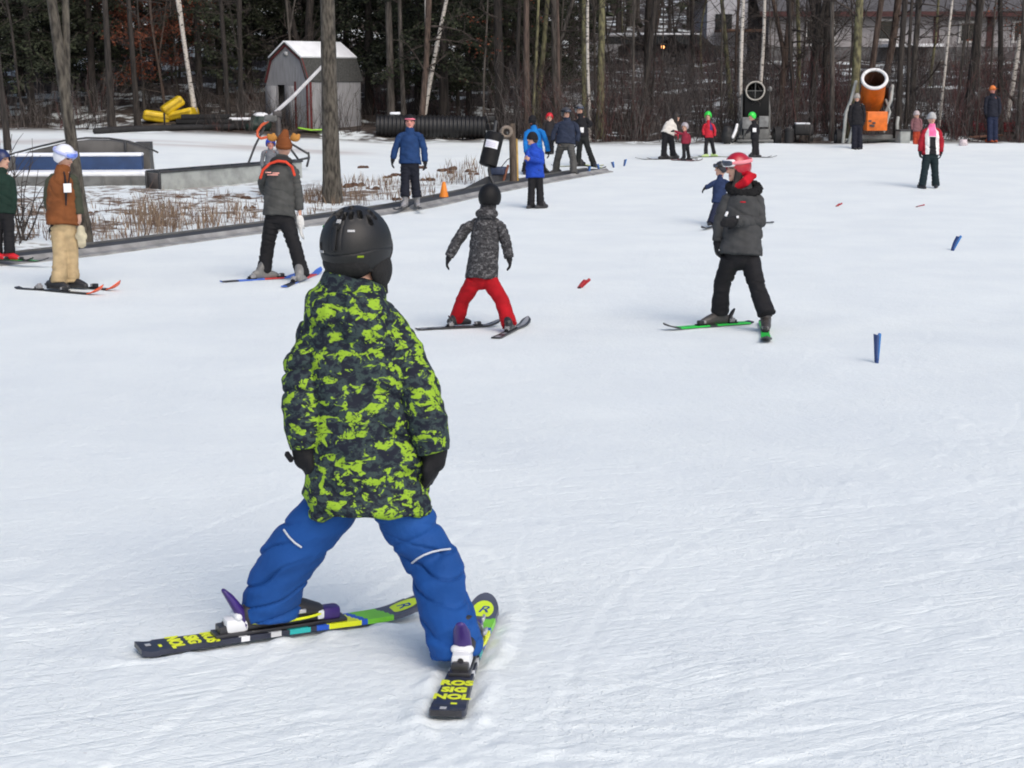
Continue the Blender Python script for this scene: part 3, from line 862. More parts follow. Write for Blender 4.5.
    rows = [(283, 357, 29, .078), (292, 352, 33, .084), (300, 347, 38, .09), (312, 347, 43, .10), (328, 354, 52, .115), (350, 357, 55, .125), (385, 360, 56, .130), (425, 363, 57, .130), (460, 365, 59, .13), (490, 366, 60, .135), (514, 367, 60, .140)]
    j.tube([P(cx, y) for y, cx, w, d_ in rows], [(w * sc, d_) for y, cx, w, d_ in rows], 28, ref=XV, dome=False)
    sl1 = [P(338, 328), P(319, 338), P(307, 365, -.02), P(304, 392, -.05), P(304, 420, -.06), P(306.5, 449, -.06)]
    sl2 = [P(378, 333), P(397, 344), P(410, 371, -.02), P(420, 398, -.05), P(427, 424, -.06), P(433, 452, -.06)]
    j.ell(P(356, 296, -.02), (31 * sc, .075, 17 * sc), None, 20, 12)
    fz = folds(nrm(ZV + XV * .3), .016, 13, 6, 8); fz2 = folds(nrm(ZV - XV * .8), .007, 20, 8, 31)
    hemz = P(367, 514)[2]; cuffL, cuffR = P(304, 446, .04), P(434, 449, .04)
    def jd(Q):
        r = fz(Q) + fz2(Q)
        # stitched hem
        r = r - .006 * np.exp(-((Q[:, 2] - hemz - .032) / .006) ** 2)
        # centre back seam of the hood
        return r
    jk = j.remesh('jacket', [camo_m], e, .0065, 2, disp=lambda Q: jd(Q) + creases(ZV + XV * .5, .011, 30, 41, 4)(Q))
    for ch, rr, sd in ((sl1, [22, 23, 21.5, 20.5, 20.5, 16.5], 5), (sl2, [22, 23, 22, 21, 20.5, 16.5], 9)):
        m = MB(); m.tube(ch, np.array(rr) * sc, 18, dome=False)
        axs = nrm(ch[-1] - ch[1])
        m.remesh('sleeve', [camo_m], e, .006, 2, disp=lambda Q: folds(axs, .008, 24, 6, 70 + sd)(Q) + creases(axs, .009, 44, sd, 5)(Q))
    # hood lying on the back
    m = MB(); m.ell(P(347, 313, -.08), (42 * sc, .065, 20 * sc), None, 22, 12)
    m.ell(P(362, 332, -.10), (24 * sc, .045, 20 * sc), None, 18, 12)
    m.tube([P(313, 300, 0), P(324, 305, -.09), P(350, 301, -.125), P(376, 304, -.09), P(387, 310, 0)], np.array([8, 10, 11, 10, 8]) * sc, 10)
    m.remesh('hood', [camo_m], jk, .006, 2, disp=lambda Q: folds(XV, .006, 16, 8, 3)(Q) + creases(XV + ZV * .4, .006, 40, 13, 5)(Q))
    # trousers
    t = MB()
    t.tube([P(363, 455), P(364, 480), P(365, 498)], [(50 * sc, .11), (52 * sc, .115), (46 * sc, .10)], 20, ref=XV, dome=False)
    t.tube([P(342, 492), P(318, 524, .03), P(290, 556, .07), lerp(P(291, 558, .07), aL, .45) + XV * -.018, at(269, 608, dL + .03), at(271, 620, dL + .03)],
           np.array([25, 25.5, 27, 26.5, 27.5, 27]) * sc, 20, dome=False)
    t.tube([P(389, 492), P(411, 528, .01), P(435, 564, .02), lerp(P(436, 564, .02), aR, .5) + XV * -.004, at(455, 640, dR + .04), at(457, 654, dR + .04)],
           np.array([25, 26, 24.5, 23.5, 24, 23.5]) * sc, 20, dome=False)
    kneeL, kneeR = P(285, 570, .08), P(438, 578, .02)
    def td(Q):
        r = folds(nrm(ZV - XV * .45), .009, 17, 6, 4)(Q)
        gL = np.exp(-(np.linalg.norm(Q - kneeL, axis=1) / .19) ** 2); gR = np.exp(-(np.linalg.norm(Q - kneeR, axis=1) / .18) ** 2)
        gA = np.exp(-(np.minimum(np.linalg.norm(Q - aL, axis=1), np.linalg.norm(Q - aR, axis=1)) / .10) ** 2)
        r = r + (gL + gA * .6) * creases(nrm(ZV * .9 - XV * .45), .014, 52, 15, 4, .16)(Q) * (Q[:, 0] < hip[0]) + (gR + gA * .6) * creases(nrm(ZV + XV * .2), .014, 52, 25, 4, .16)(Q) * (Q[:, 0] >= hip[0]) + creases(nrm(ZV - XV * .6), .007, 30, 35, 4)(Q)
        return r + gL * folds(nrm(ZV * .9 - XV * .5), .009, 24, 5, 14)(Q) + gR * folds(nrm(ZV + XV * .25), .009, 24, 5, 19)(Q) + gA * folds(ZV, .015, 20, 5, 23)(Q)
    tr = t.remesh('trousers', [pantm], e, .0048, 2, disp=td)
    # silver piping just above the knees, following the trouser surface
    pip = pmat('reflective_piping', (.50, .54, .60), .4, .08, 20, 0)
    me = tr.data; co = np.empty(len(me.vertices) * 3); me.vertices.foreach_get('co', co); co = co.reshape(-1, 3) + ORG[tr]
    from mathutils.bvhtree import BVHTree
    bvh = BVHTree.FromPolygons([tuple(c) for c in co], [list(p.vertices) for p in me.polygons])
    for pts in ([(281, 524), (284, 530), (289, 537), (295, 543), (301, 547)], [(412, 563), (417, 559), (424, 555), (432, 552), (441, 550), (450, 549)]):
        Q = []
        for p_ in pts:
            d_ = Vector(nrm(ray(*p_))); hit = bvh.ray_cast(Vector(CAM), d_, 20)[0]
            if hit is not None: Q.append(np.array(hit) - np.array(d_) * .004)
        if len(Q) > 2:
            m = MB(); m.tube(Q, .0035, 6); m.build('piping', pip, tr)
    # boots
    for sk, h0, aa, kk in ((SK[0], fp[0], aL, kL), (SK[1], fp[1], aR, kR)):
        m = MB(); ski_boot(m, h0 + ZV * .014, sk['d'], .80, lerp(aa, kk, .25))
        bt = m.remesh('boot', BOOTB, e, .007, 1)
        lat = sk['lat']; m = MB()
        for s_, z_ in ((.45, .07), (.62, .06), (.33, .12)):
            for sd in (-1, 1):
                m.box(h0 + sk['d'] * .245 * s_ + ZV * z_ + lat * sd * .049, (.045, .008, .013), [sk['d'], lat, sk['up']], bev=.003)
        m.build('buckle', BUCKLE, bt)
        m = MB(); m.tube([h0 + ZV * .036 + sk['d'] * (.12 + .132 * math.cos(a)) + lat * .049 * math.sin(a) for a in np.linspace(0, 2 * math.pi, 30)], .0045, 6, cap=False)
        m.build('sole_stripe', yellowl, bt)
    # gloves
    for wr, el, sd in ((P(305, 448, -.055), P(302, 418), 1), (P(434, 451, -.05), P(428, 424), -1)):
        m = MB(); hand(m, wr, np.array([.01 * sd * 3, .03, -.20]), np.array([-sd * 1.0, -.35, 0]), .95, 1.45, .45, sd)
        m.tube([wr + ZV * .045, wr + ZV * .0, wr - ZV * .03], [.040, .042, .036], 12)
        g_ = m.remesh('glove', GLOVE, e, .006, 1, disp=folds(ZV, .002, 40, 20, 3))
        if sd == 1:
            m = MB(); m.box(wr + np.array([-.045, -.02, -.022]), (.035, .012, .016), head_axes(40, -30), bev=.003); m.build('wrist_strap', BLACKF, g_)
    # helmet: rounded shell, vents dented in, floors blackened to paint the holes' shade
    f, l, u = hax
    def hcut(d): return float(np.interp(d, [0, 40, 60, 80, 105, 125, 150, 180], [76, 80, 102, 122, 128, 126, 122, 122]))
    m = MB(); hcc = hc + u * .004
    NS, MS = 220, 110
    shell(m, hcc, np.array([.122, .104, .118]), hax, hcut, .16, n=NS, m=MS)
    A = lambda az, pol: hcc + (f * math.sin(R(pol)) * math.cos(R(az)) * .122 + l * math.sin(R(pol)) * math.sin(R(az)) * .104 + u * math.cos(R(pol)) * .118)
    vents = []
    for az, p0, p1, r in ((203, 34, 44, .0065), (187, 36, 46, .0065), (171, 34, 44, .007), (157, 26, 38, .008), (225, 30, 42, .0075), (140, 38, 52, .008), (245, 42, 54, .0075), (190, 14, 22, .007), (120, 22, 34, .008), (145, 88, 92, .007), (262, 30, 44, .008)):
        vents.append((A(az, p0), A(az, p1), r))
    Vv = m.v[0]; No = (MS + 1) * NS; out = Vv[:No]
    dep = np.zeros(No); dmin = np.full(No, 9.)
    for a_, b_, r in vents:
        q, _ = seg_dist(out, a_, b_); dep = np.maximum(dep, sstep(r * 1.15, r * .7, q)); dmin = np.minimum(dmin, q - r)
    # shallow moulded ridges between the vent rows
    nrm_ = (out - hcc); nrm_ /= np.linalg.norm(nrm_, axis=1)[:, None]
    pol = np.degrees(np.arccos(np.clip(((out - hcc) @ u) / .118, -1, 1))); azm = np.degrees(np.arctan2((out - hcc) @ l / .104, (out - hcc) @ f / .122)) % 360
    dep = np.maximum(dep, .20 * np.exp(-((pol - 97 - 5 * np.cos(np.radians(azm * 2))) / .9) ** 2))
    dep = np.maximum(dep, .16 * (np.exp(-((azm - 169) / 1.2) ** 2) + np.exp(-((azm - 191) / 1.2) ** 2)) * sstep(45, 52, pol) * sstep(97, 92, pol))
    ridge = .0016 * np.exp(-(dmin / .004) ** 2) * (dmin > -.001)
    Vv[:No] = out - nrm_ * (dep * .013)[:, None] + nrm_ * ridge[:, None]
    for k_, q in enumerate(m.f):
        if max(q) < No and len(q) == 4 and dep[q].mean() > .75: m.m[k_] = 1
    ho = m.build('helmet', [helm, dkm], e, autosmooth=55)
    # rim lip, ear pads, strap, clip, marks
    m = MB(); ang = np.linspace(0, 360, 73)
    rim = [hcc + (f * math.sin(R(hcut(abs((a + 180) % 360 - 180)))) * math.cos(R(a)) * .120 + l * math.sin(R(hcut(abs((a + 180) % 360 - 180)))) * math.sin(R(a)) * .102 + u * math.cos(R(hcut(abs((a + 180) % 360 - 180)))) * .116) for a in ang]
    m.tube(rim, .0055, 8, cap=False); m.build('helmet_rim', padm, ho)
    for s in (-1, 1):
        m = MB(); m.ell(hcc + l * s * .080 + f * .015 - u * .072, (.052, .024, .056), hax, 20, 14)
        m.remesh('ear_pad', padm, ho, .006, 2)
    m = MB(); m.ell(hcc - f * .045 - u * .05, (.068, .082, .052), hax, 20, 14); m.remesh('neck_pad', padm, ho, .007, 2)
    s = -1
    q0 = hcc + l * (-.086) + f * .022 - u * .115
    m = MB(); m.tube([q0 + u * .03, q0, q0 - u * .025 + f * .01, hc - u * .135 + f * .06 - l * .02], [.007, .008, .007, .006], 8); st = m.build('chin_strap', BLACKF, ho)
    m = MB(); m.box(q0 - u * .012, (.022, .012, .030), hax, bev=.004); m.build('buckle', padm, st)
    def patch(nm_, az, pol, w_, h_, mat_, th_=.003):
        c = A(az, pol); nv = nrm(np.array([(c - hcc) @ f / .122 ** 2, (c - hcc) @ l / .104 ** 2, (c - hcc) @ u / .118 ** 2]) @ hax)
        hx = nrm(np.cross(u, nv)); hy = np.cross(nv, hx)
        m = MB(); m.box(c + nv * th_ * .3, (w_, h_, th_), [hx, hy, nv], bev=.0009); return m.build(nm_, mat_, ho)
    patch('goggle_clip', 180, 78, .012, .075, helm, .009); patch('goggle_clip', 180, 62, .018, .016, padm, .012)
    patch('goggle_clip', 180, 52, .013, .013, mark, .006)
    patch('logo_mark', 207, 66, .022, .007, mark); patch('logo_mark', 146, 98, .032, .007, mark); patch('logo_mark', 222, 103, .020, .006, fab((.25, .36, .02)))
    patch('logo_mark', 125, 62, .022, .006, fab((.01, .22, .05)))
boy()

# ================================================= second child, red trousers
greycamo = camo('grey_camouflage_cloth', (.016, .016, .018), (.050, .050, .054), (.13, .13, .135), 26, .47, .57)
redm = fab((.36, .004, .010), .8, 'red_cloth')
dark_top = pmat('black_ski_top', (.025, .027, .03), .4, .2, 10, 0); grey_top = pmat('grey_ski_top', (.28, .29, .31), .4, .2, 10, 0)
c = person('child in grey camouflage jacket and red trousers skiing away from the camera',
       Jd(head=(490, 198), neck=(487, 211), shL=(467, 227), shR=(500, 226), elL=(456, 243), elR=(506, 242), wrL=(449.5, 256), wrR=(509, 257), hem=(481.5, 279), hip=(481.5, 274),
          hL=(475, 280), hR=(489, 280), kL=(463, 300), kR=(502, 301), aL=(457.5, 318), aR=(508.5, 322), fL=(460, 327), fR=(510, 332.5)),
       1.28, 178, greycamo, redm, headyaw=160, collar_h=.8, headmat=pmat('black_helmet', (.006, .006, .007), .6, .2, 20, .05, spec=.25), hs=.93, jw=.150, depth=.16, puff=1.12,
       skis=[((416.5, 331), (501, 326)), ((495.5, 340), (528, 323.5))], skimats=[edge, dark_top, grey_top], ski_w=.095,
       skimatfn=lambda t, v: 2 if (t < .12 or .2 < t < .3 or t > .62) and abs(v) < .6 else 1,
       skilabels=["dark ski under the left boot of the child in red trousers", "dark ski under the right boot of the child in red trousers"], voxel=.009, collar=1.25)
m = MB(); m.ell(lerp(c['neck'], c['hem'], .03) - np.array([0, .07, 0]), (.11, .07, .06), None, 16, 10); m.remesh('hood', greycamo, c['e'], .01, 2)

# ================================================= instructor with red helmet
charcoal = fab((.052, .054, .056), .85, 'charcoal_cloth'); blk = fab((.011, .011, .013), .8, 'black_cloth')
redh = pmat('red_helmet_shell', (.38, .008, .022), .28, .1, 10, 0, coat=.3); pink = fab((.80, .28, .32)); redscarf = fab((.46, .008, .02), .9)
gsk = pmat('green_ski_top', (.02, .52, .06), .4, .1, 10, 0)
c = person('woman in red helmet and charcoal jacket demonstrating a wedge on green skis',
       Jd(head=(737.5, 168), neck=(744, 186), shL=(729, 197), shR=(757, 198, -.03), elL=(720, 220), elR=(760, 222, -.05), wrL=(717.5, 240), wrR=(737, 221, -.22), hem=(740, 255), hip=(740, 252),
          hL=(731, 258), hR=(750, 258), kL=(722, 285), kR=(757, 288), aL=(720, 309), aR=(765.5, 311), fL=(714, 326), fR=(765.7, 332)),
       1.66, -62, charcoal, blk, gloves=GLOVE, headyaw=-66, headpitch=-6, headmat=redh, skin=SKIN, collar_h=.1, boots=pmat('boot_taupe', (.055, .050, .048), .45, .2, 10, .1),
       skis=[((751, 323.5), (663, 330.5)), ((763.5, 322.5), (766.5, 344.5))], skimats=[edge, gsk, dark_top], ski_w=.10,
       skimatfn=lambda t, v: 2 if (t > .84 or t < .05 or (.42 < t < .5)) else 1,
       skilabels=["green ski pointing left under the red-helmeted woman", "green ski pointing at the camera under the red-helmeted woman"], jw=.205, depth=.17, voxel=.010, goggles=(pink, LENS, WHITEP), hair=HAIR)
hx = c['hax']; hc = c['hc']; nk = c['neck']
m = MB(); P_ = [nk + ZV * .10 + (XV * math.cos(a) * .075 + np.array([0, 1, 0]) * math.sin(a) * .075) + ZV * .03 * math.cos(a) for a in np.linspace(0, 2 * math.pi, 20)]
m.tube([nk + hx[0] * .07 + ZV * .06, nk + hx[0] * .11 - ZV * .04, nk + hx[0] * .145 - ZV * .11], [(.035, .018), (.040, .016), (.022, .012)], 10)
m.tube([hc - hx[2] * .06 - hx[0] * .075, nk + XV * .06 + ZV * .10 - np.array([0, .06, 0]), nk + XV * .0 + ZV * .05 - np.array([0, .11, 0]), nk + hx[0] * .12 - ZV * .02], [(.05, .03), (.05, .03), (.045, .025), (.03, .015)], 12)
m.remesh('scarf', redscarf, c['e'], .009, 2, disp=folds(XV, .006, 20, 8, 3))
m = MB(); q = hc + np.array([0, -.085, 0]) - hx[2] * .06 + hx[0] * .01
m.tube([q + ZV * .04, q - ZV * .04, q - ZV * .12 + hx[0] * .03, q - ZV * .20 + hx[0] * .06], [(.035, .02), (.045, .022), (.04, .02), (.02, .012)], 10)
m.remesh('loose_hair', HAIR, c['e'], .009, 1)
m = MB(); P_ = [nk - ZV * .02 + (XV * math.cos(a) * .135 + np.array([0, 1, 0]) * math.sin(a) * .12) - ZV * .04 * math.sin(-a) for a in np.linspace(0, 2 * math.pi, 24)]
m.tube(P_, [.042] * 24, 10, cap=False); m.remesh('fur_collar', fab((.010, .010, .011), .95), c['e'], .010, 1, disp=lambda Q: .010 * vnoise(Q * 60, 3))
m = MB(); m.box(at(726.5, 214, c['dm'] - .26), (.02, .02, .05), head_axes(-40, 40), bev=.005); m.box(at(737.5, 217, c['dm'] - .27), (.022, .02, .022), None, bev=.005); m.build('clip', WHITEP, c['e'])
m = MB(); m.box(at(743, 202, c['dm'] - .20), (.004, .05, .012), head_axes(-20), bev=.001); m.build('chest_emblem', redscarf, c['e'])
m = MB(); m.box(at(757.5, 287, c['dm'] - .10), (.006, .05, .012), head_axes(0), bev=.001); m.build('knee_emblem', WHITEP, c['e'])

# ================================================= small child behind her
navyf = fab((.018, .032, .085)); 
person('small child in navy suit half hidden behind the red-helmeted woman, arm stretched left',
       Jd(head=(721, 169), neck=(720, 177.5), shL=(714, 183), shR=(727, 182), elL=(709.5, 186), elR=(730, 190), wrL=(705.5, 187.5), wrR=(730, 197), hem=(719, 203), hip=(719, 201),
          hL=(717, 204), hR=(722, 204), kL=(713.5, 213), kR=(727, 213), aL=(710.5, 222), aR=(736, 220), fL=(710, 226.5), fR=(740, 224)),
       1.08, -75, navyf, fab((.014, .018, .04)), headmat=pmat('dark_helmet', (.015, .017, .025), .4, .2, 10, 0), goggles=(fab((.03, .03, .03)), LENS), hs=.9, jw=.125, puff=1.1,
       skis=[((728, 223.5), (701.5, 230.5)), ((773, 223), (727, 225))], ski_w=.08, skimats=[edge, dark_top],
       skilabels=["small dark ski pointing left under the navy-suited child", "small dark ski whose tail shows right of the red-helmeted woman"])

# ================================================= instructor at the left, brown jacket
olive = fab((.050, .056, .038), .85, 'olive_cloth'); rust = fab((.18, .062, .020), .85, 'rust_cloth'); khaki = fab((.41, .31, .175), .85, 'khaki_cloth')
whel = pmat('white_helmet_shell', (.72, .74, .80), .3, .05, 10, 0); bluel = pmat('blue_lens', (.16, .25, .80), .15, .3, 14, 0)
orange_top = pmat('orange_ski_top', (.80, .10, .02), .4, .1, 10, 0)
c = person('person in white helmet, rust jacket with olive sleeves and khaki trousers by the lift',
       Jd(head=(64.5, 157), neck=(62.5, 170), shL=(51.5, 179), shR=(72.5, 178), elL=(48.5, 199), elR=(77, 198), wrL=(52.5, 217), wrR=(79, 213), hem=(62, 225), hip=(63, 222),
          hL=(58.5, 226), hR=(67.5, 226), kL=(60.5, 255), kR=(71, 253), aL=(59, 279), aR=(71.5, 278), fL=(59, 291), fR=(77, 289.5)),
       1.72, 45, rust, khaki, sleeve=olive, gloves=None, headyaw=62, headpitch=-18, headmat=whel, goggles=(fab((.45, .5, .8)), bluel), jw=.185, depth=.16,
       skis=[((17, 289.5), (104, 296)), ((47, 286), (121, 291.5))], ski_w=.09, skimats=[edge, dark_top, orange_top],
       skirock=.07, skimatfn=lambda t, v: 2 if t > .82 else 1,
       skilabels=["dark ski under the left-image boot of the khaki-trousered person", "dark ski with orange tip under the khaki-trousered person"])
m = MB(); m.box(at(67.5, 188, c['dm'] - .2), (.006, .085, .10), head_axes(25), bev=.002); pas = m.build('lift_pass', WHITEP, c['e'])
m = MB(); m.tube([at(64, 172, c['dm'] - .12), at(65.5, 180, c['dm'] - .17), at(67, 186, c['dm'] - .19)], .008, 6); m.tube([at(70, 172, c['dm'] - .10), at(69, 180, c['dm'] - .17), at(68, 186, c['dm'] - .19)], .008, 6); m.build('lanyard', BLACKF, pas)
m = MB(); m.tube([at(65, 176, c['dm'] - .16), at(66, 192, c['dm'] - .185), at(66, 205, c['dm'] - .185)], [.010, .016, .008], 8); m.build('dark_zip_flap', BLACKF, c['e'])
for nm_, px, mt in (('glove dangling', (55, 234), GLOVE), ('glove dangling', (81.5, 240), fab((.55, .50, .36)))):
    m = MB(); q = at(px[0], px[1], c['dm'] - .03); hand(m, q + ZV * .10, np.array([0, 0, -1.0]), np.array([0, -1.0, 0]), 1.15, 1.5, .2, 1); m.remesh('loose_glove', mt, c['e'], .010, 1)

# ================================================= child at the left edge
dgreen = fab((.009, .026, .019)); redboot = pmat('red_boot', (.55, .012, .02), .4, .1, 10, 0)
greensk = pmat('bright_green_top', (.03, .42, .08), .4, .1, 10, 0)
person('child in dark green jacket and navy helmet riding the lift at the left edge',
       Jd(head=(1.5, 160), neck=(2, 171), shL=(-9, 179), shR=(11, 179), elL=(-12, 197), elR=(13.5, 197), wrL=(-10, 211), wrR=(12.5, 211), hem=(2.5, 214), hip=(3, 212),
          hL=(-2, 215), hR=(8, 215), kL=(-2.5, 234), kR=(9, 234), aL=(-3, 251), aR=(9.5, 251), fL=(-2, 260.5), fR=(12, 261)),
       1.42, 50, dgreen, blk, boots=redboot, headmat=pmat('navy_helmet', (.012, .022, .09), .35, .2, 10, 0), lift=.065, jw=.17, headyaw=70,
       skis=[64, 66], ski_w=.09, ski_len=1.15, skimats=[edge, greensk], skilabels=["green ski on the lift under the child at the left edge, the far one", "green ski on the lift under the child at the left edge, the near one"])

# ================================================= instructor with antler hat, seen from behind
brownhat = fab((.17, .055, .018), .95, 'brown_plush'); antl = fab((.42, .20, .05), .95, 'tan_plush')
blue_top = pmat('blue_ski_top', (.06, .16, .60), .4, .1, 10, 0); red_top = pmat('red_ski_top', (.60, .05, .05), .4, .1, 10, 0)
cg = fab((.062, .064, .062), .85, 'charcoal_cloth'); 
c = person('person from behind in charcoal jacket with orange trim and a brown plush antler hat',
       Jd(head=(284, 147), neck=(282, 159.5), shL=(268, 168), shR=(293, 169), elL=(262.5, 183, .12), elR=(297, 189), wrL=(265, 192, .30), wrR=(299.5, 209), hem=(279, 216.5), hip=(278.5, 214),
          hL=(272.5, 219), hR=(286, 219), kL=(267.5, 247), kR=(295, 247), aL=(264.5, 269), aR=(302, 272), fL=(266, 279.5), fR=(301.5, 282)),
       1.70, 178, cg, blk, gloves=None, head='beanie', headmat=brownhat, headyaw=205, jw=.20, depth=.16,
       boots=pmat('boot_pale', (.17, .17, .165), .45, .3, 5, .1), skis=[((221, 283), (299, 277.5)), ((284, 288), (321, 272.5))], ski_w=.09, skimats=[blue_top, blue_top, dark_top, red_top],
       skimatfn=lambda t, v: (2 if t < .2 else 3 if .55 < t < .8 else 1) , skilabels=["blue and red ski pointing left under the antler-hatted person", "blue and red ski pointing right under the antler-hatted person"])
hx = c['hax']; hc = c['hc']
for s in (-1, 1):
    m = MB(); q = hc + ZV * .075 + XV * s * .09
    m.ell(q + XV * s * .045 + ZV * .03, (.065, .045, .045), None, 14, 10)
    for i in range(2): m.tube([q + XV * s * (.02 + .05 * i) + ZV * .02, q + XV * s * (.03 + .06 * i) + ZV * (.075 - .01 * i)], [.027, .022], 8)
    m.remesh('plush_antler', antl, c['e'], .012, 2)
m = MB(); m.tube([hc + ZV * .09, hc + ZV * .17 + XV * .02], [.08, .045], 12); m.remesh('hat_peak', brownhat, c['e'], .012, 2)
orr = fab((.62, .06, .03)); nk = c['neck']; hm = c['hem']
m = MB()
P_ = [at(x, y, c['dm'] - .165) for x, y in ((260.5, 178), (263, 170), (270, 163.5), (278, 161), (286, 162), (292, 167), (294.5, 175))]
m.tube(P_, [(.016, .012)] * 7, 8); m.build('orange_trim', orr, c['e'])
m = MB(); m.ell(c['neck'] - ZV * .02 - np.array([0, .05, 0]), (.14, .10, .07), None, 16, 10); m.remesh('hood', fab((.03, .03, .03)), c['e'], .014, 2)
m = MB()
for dx, dz, w_ in ((-.05, .012, .07), (.04, .004, .08), (0, -.016, .13)): m.box(at(272.5, 173.5, c['dm'] - .20) + XV * dx + ZV * dz, (w_, .006, .014), None)
m.build('back_emblem', fab((.75, .35, .30)), c['e'])
m = MB(); hand(m, at(300, 221, c['dm']), np.array([.05, 0, -1.0]), np.array([-1.0, 0, 0]), 1.3, 1.4, .2, 1); m.remesh('loose_glove', fab((.62, .62, .60)), c['e'], .012, 1)

person('child in blue helmet peeking out behind the antler-hatted person', stand(270.5, 139.5, 198), 1.15, 10, fab((.16, .17, .19)), blk, headmat=pmat('blue_helmet', (.02, .06, .45), .3, .1, 10, 0), skin=SKIN_R, hs=.9)

# ================================================= man in blue on the lift
bluef = fab((.013, .042, .13)); 
person('man in blue jacket and pink-banded dark hat riding the lift, facing the camera',
       Jd(head=(410, 122), neck=(410, 131), shL=(401, 135), shR=(419.5, 135), elL=(395.5, 148), elR=(424, 149), wrL=(393, 158.5), wrR=(425, 161), hem=(409.8, 164), hip=(409.8, 163),
          hL=(406, 165), hR=(413.5, 165), kL=(405.2, 180), kR=(415, 180), aL=(405, 194.5), aR=(416.5, 195), fL=(404.5, 208), fR=(417.5, 207.5)),
       1.75, 0, bluef, fab((.010, .012, .020)), head='beanie', headmat=BLACKF, band=fab((.70, .18, .25)), boots=BOOTG, skin=SKIN_R, lift=.065, jw=.20,
       skis=[-10, 8], ski_len=1.5, skimats=[edge, dark_top], skilabels=["dark ski under the blue-jacketed man's boot farther from the orange cone", "dark ski under the blue-jacketed man's boot nearer the orange cone"])
# ================================================= top of the lift
rb = fab((.014, .060, .40)); person('person in royal blue coat and black trousers holding a phone, at the lift top',
       Jd(head=(532.5, 139), neck=(534, 146), shL=(528.5, 151), shR=(541, 151), elL=(527.5, 160, -.1), elR=(542, 162, -.05), wrL=(526.5, 157, -.3), wrR=(530, 158.5, -.3), hem=(535, 178), hip=(535, 171),
          hL=(532, 176), hR=(538.5, 176), kL=(531.5, 191), kR=(540, 191), aL=(531, 204), aR=(540.3, 204), fL=(530.6, 208.5), fR=(540.7, 208.5)),
       1.42, -55, rb, blk, gloves=None, head='beanie', headmat=BLACKF, jw=.175, hair=HAIR)
lb = fab((.010, .17, .52)); person('person in light blue jacket standing behind the royal blue coat',
       Jd(head=(532.5, 121), neck=(534, 128), shL=(527, 132), shR=(542, 131), elL=(525.5, 143), elR=(546, 142), wrL=(526, 152), wrR=(548, 151), hem=(535.5, 153.5), hip=(535.5, 152),
          hL=(530.5, 154), hR=(540, 154), kL=(526, 164.5), kR=(542, 164), aL=(525.3, 171), aR=(543, 171), fL=(525, 174.5), fR=(544, 174.5)),
       1.72, -25, lb, blk, head='beanie', headmat=BLACKF, hair=HAIR, skin=BLACKF)
person('man in navy jacket, grey trousers and dark helmet skiing off the lift',
       Jd(head=(566, 113.5), neck=(567, 119.5), shL=(557.5, 125), shR=(575, 124), elL=(554, 133), elR=(578.5, 133), wrL=(552.8, 140), wrR=(577, 141), hem=(565.5, 144), hip=(565.5, 142.5),
          hL=(561.5, 145), hR=(570, 145), kL=(557.5, 159), kR=(573, 159), aL=(555.7, 170), aR=(573.7, 172), fL=(555, 174.5), fR=(573, 177)),
       1.75, 25, fab((.022, .030, .055)), fab((.075, .075, .072)), headmat=pmat('dark_grey_helmet', (.05, .05, .055), .35, .2, 10, 0), jw=.24, hair=HAIR, goggles=(BLACKF, LENS),
       skis=[-58, -48], ski_len=1.5, skimats=[edge, grey_top], skilabels=["grey ski under the left-image boot of the navy-jacketed man", "grey ski under the right-image boot of the navy-jacketed man"])
c = person('skier in black with hand on hip and white card, wide stance near the blue markers',
       Jd(head=(579.5, 110), neck=(580.5, 115.5), shL=(575.5, 120), shR=(587, 120), elL=(575, 126), elR=(592, 124.5), wrL=(578, 129), wrR=(587.5, 126), hem=(582.4, 137), hip=(582.4, 136),
          hL=(580, 138), hR=(585, 138), kL=(579.2, 151), kR=(588.6, 150), aL=(578.2, 163), aR=(593.3, 163), fL=(579, 166.5), fR=(594, 167)),
       1.75, 15, BLACKF, fab((.014, .016, .016)), headmat=pmat('grey_helmet', (.16, .16, .16), .35, .2, 10, 0), goggles=(BLACKF, LENS), puff=.85, jw=.16,
       skis=[-70, 20], ski_len=1.45, skimats=[edge, yellowl], skilabels=["yellow-green ski pointing left under the skier in black", "yellow-green ski pointing forward under the skier in black"])
m = MB(); m.box(at(582, 130, c['dm'] - .2), (.09, .006, .13), None, bev=.002); m.build('lift_pass', WHITEP, c['e'])
person('distant person in red helmet mostly hidden between the light blue and navy jackets', stand(549.5, 114.5, 155), 1.35, 0, fab((.022, .02, .022)), BLACKF, headmat=pmat('bright_red_helmet', (.55, .01, .02), .35, .1, 10, 0))
# ================================================= middle back
wh = fab((.66, .63, .58)); c = person('woman in cream jacket bending over a small child on skis',
       Jd(head=(676, 117.5), neck=(672.5, 121), shL=(667.5, 123), shR=(674, 124), elL=(667, 129), elR=(675, 130), wrL=(672, 132), wrR=(677, 133.5), hem=(667.3, 134), hip=(667, 133),
          hL=(665.5, 134), hR=(670, 134), kL=(664.5, 144), kR=(672, 145), aL=(663.8, 155), aR=(673, 155), fL=(663.3, 159.5), fR=(673.5, 159.5)),
       1.66, 55, wh, BLACKF, gloves=fab((.4, .03, .05)), head='none', hair=HAIR, headpitch=-35, jw=.19,
       skis=[-80, -72], ski_len=1.5, skimats=[edge, dark_top], skilabels=["dark ski under the left-image boot of the cream-jacketed woman", "dark ski under the right-image boot of the cream-jacketed woman"])
m = MB(); m.tube([c['hc'] + ZV * .05, c['hc'] - ZV * .1 + XV * -.05, c['hc'] - ZV * .28 + XV * .02], [.10, .10, .05], 12); m.remesh('long_hair', HAIR, c['e'], .015, 2)
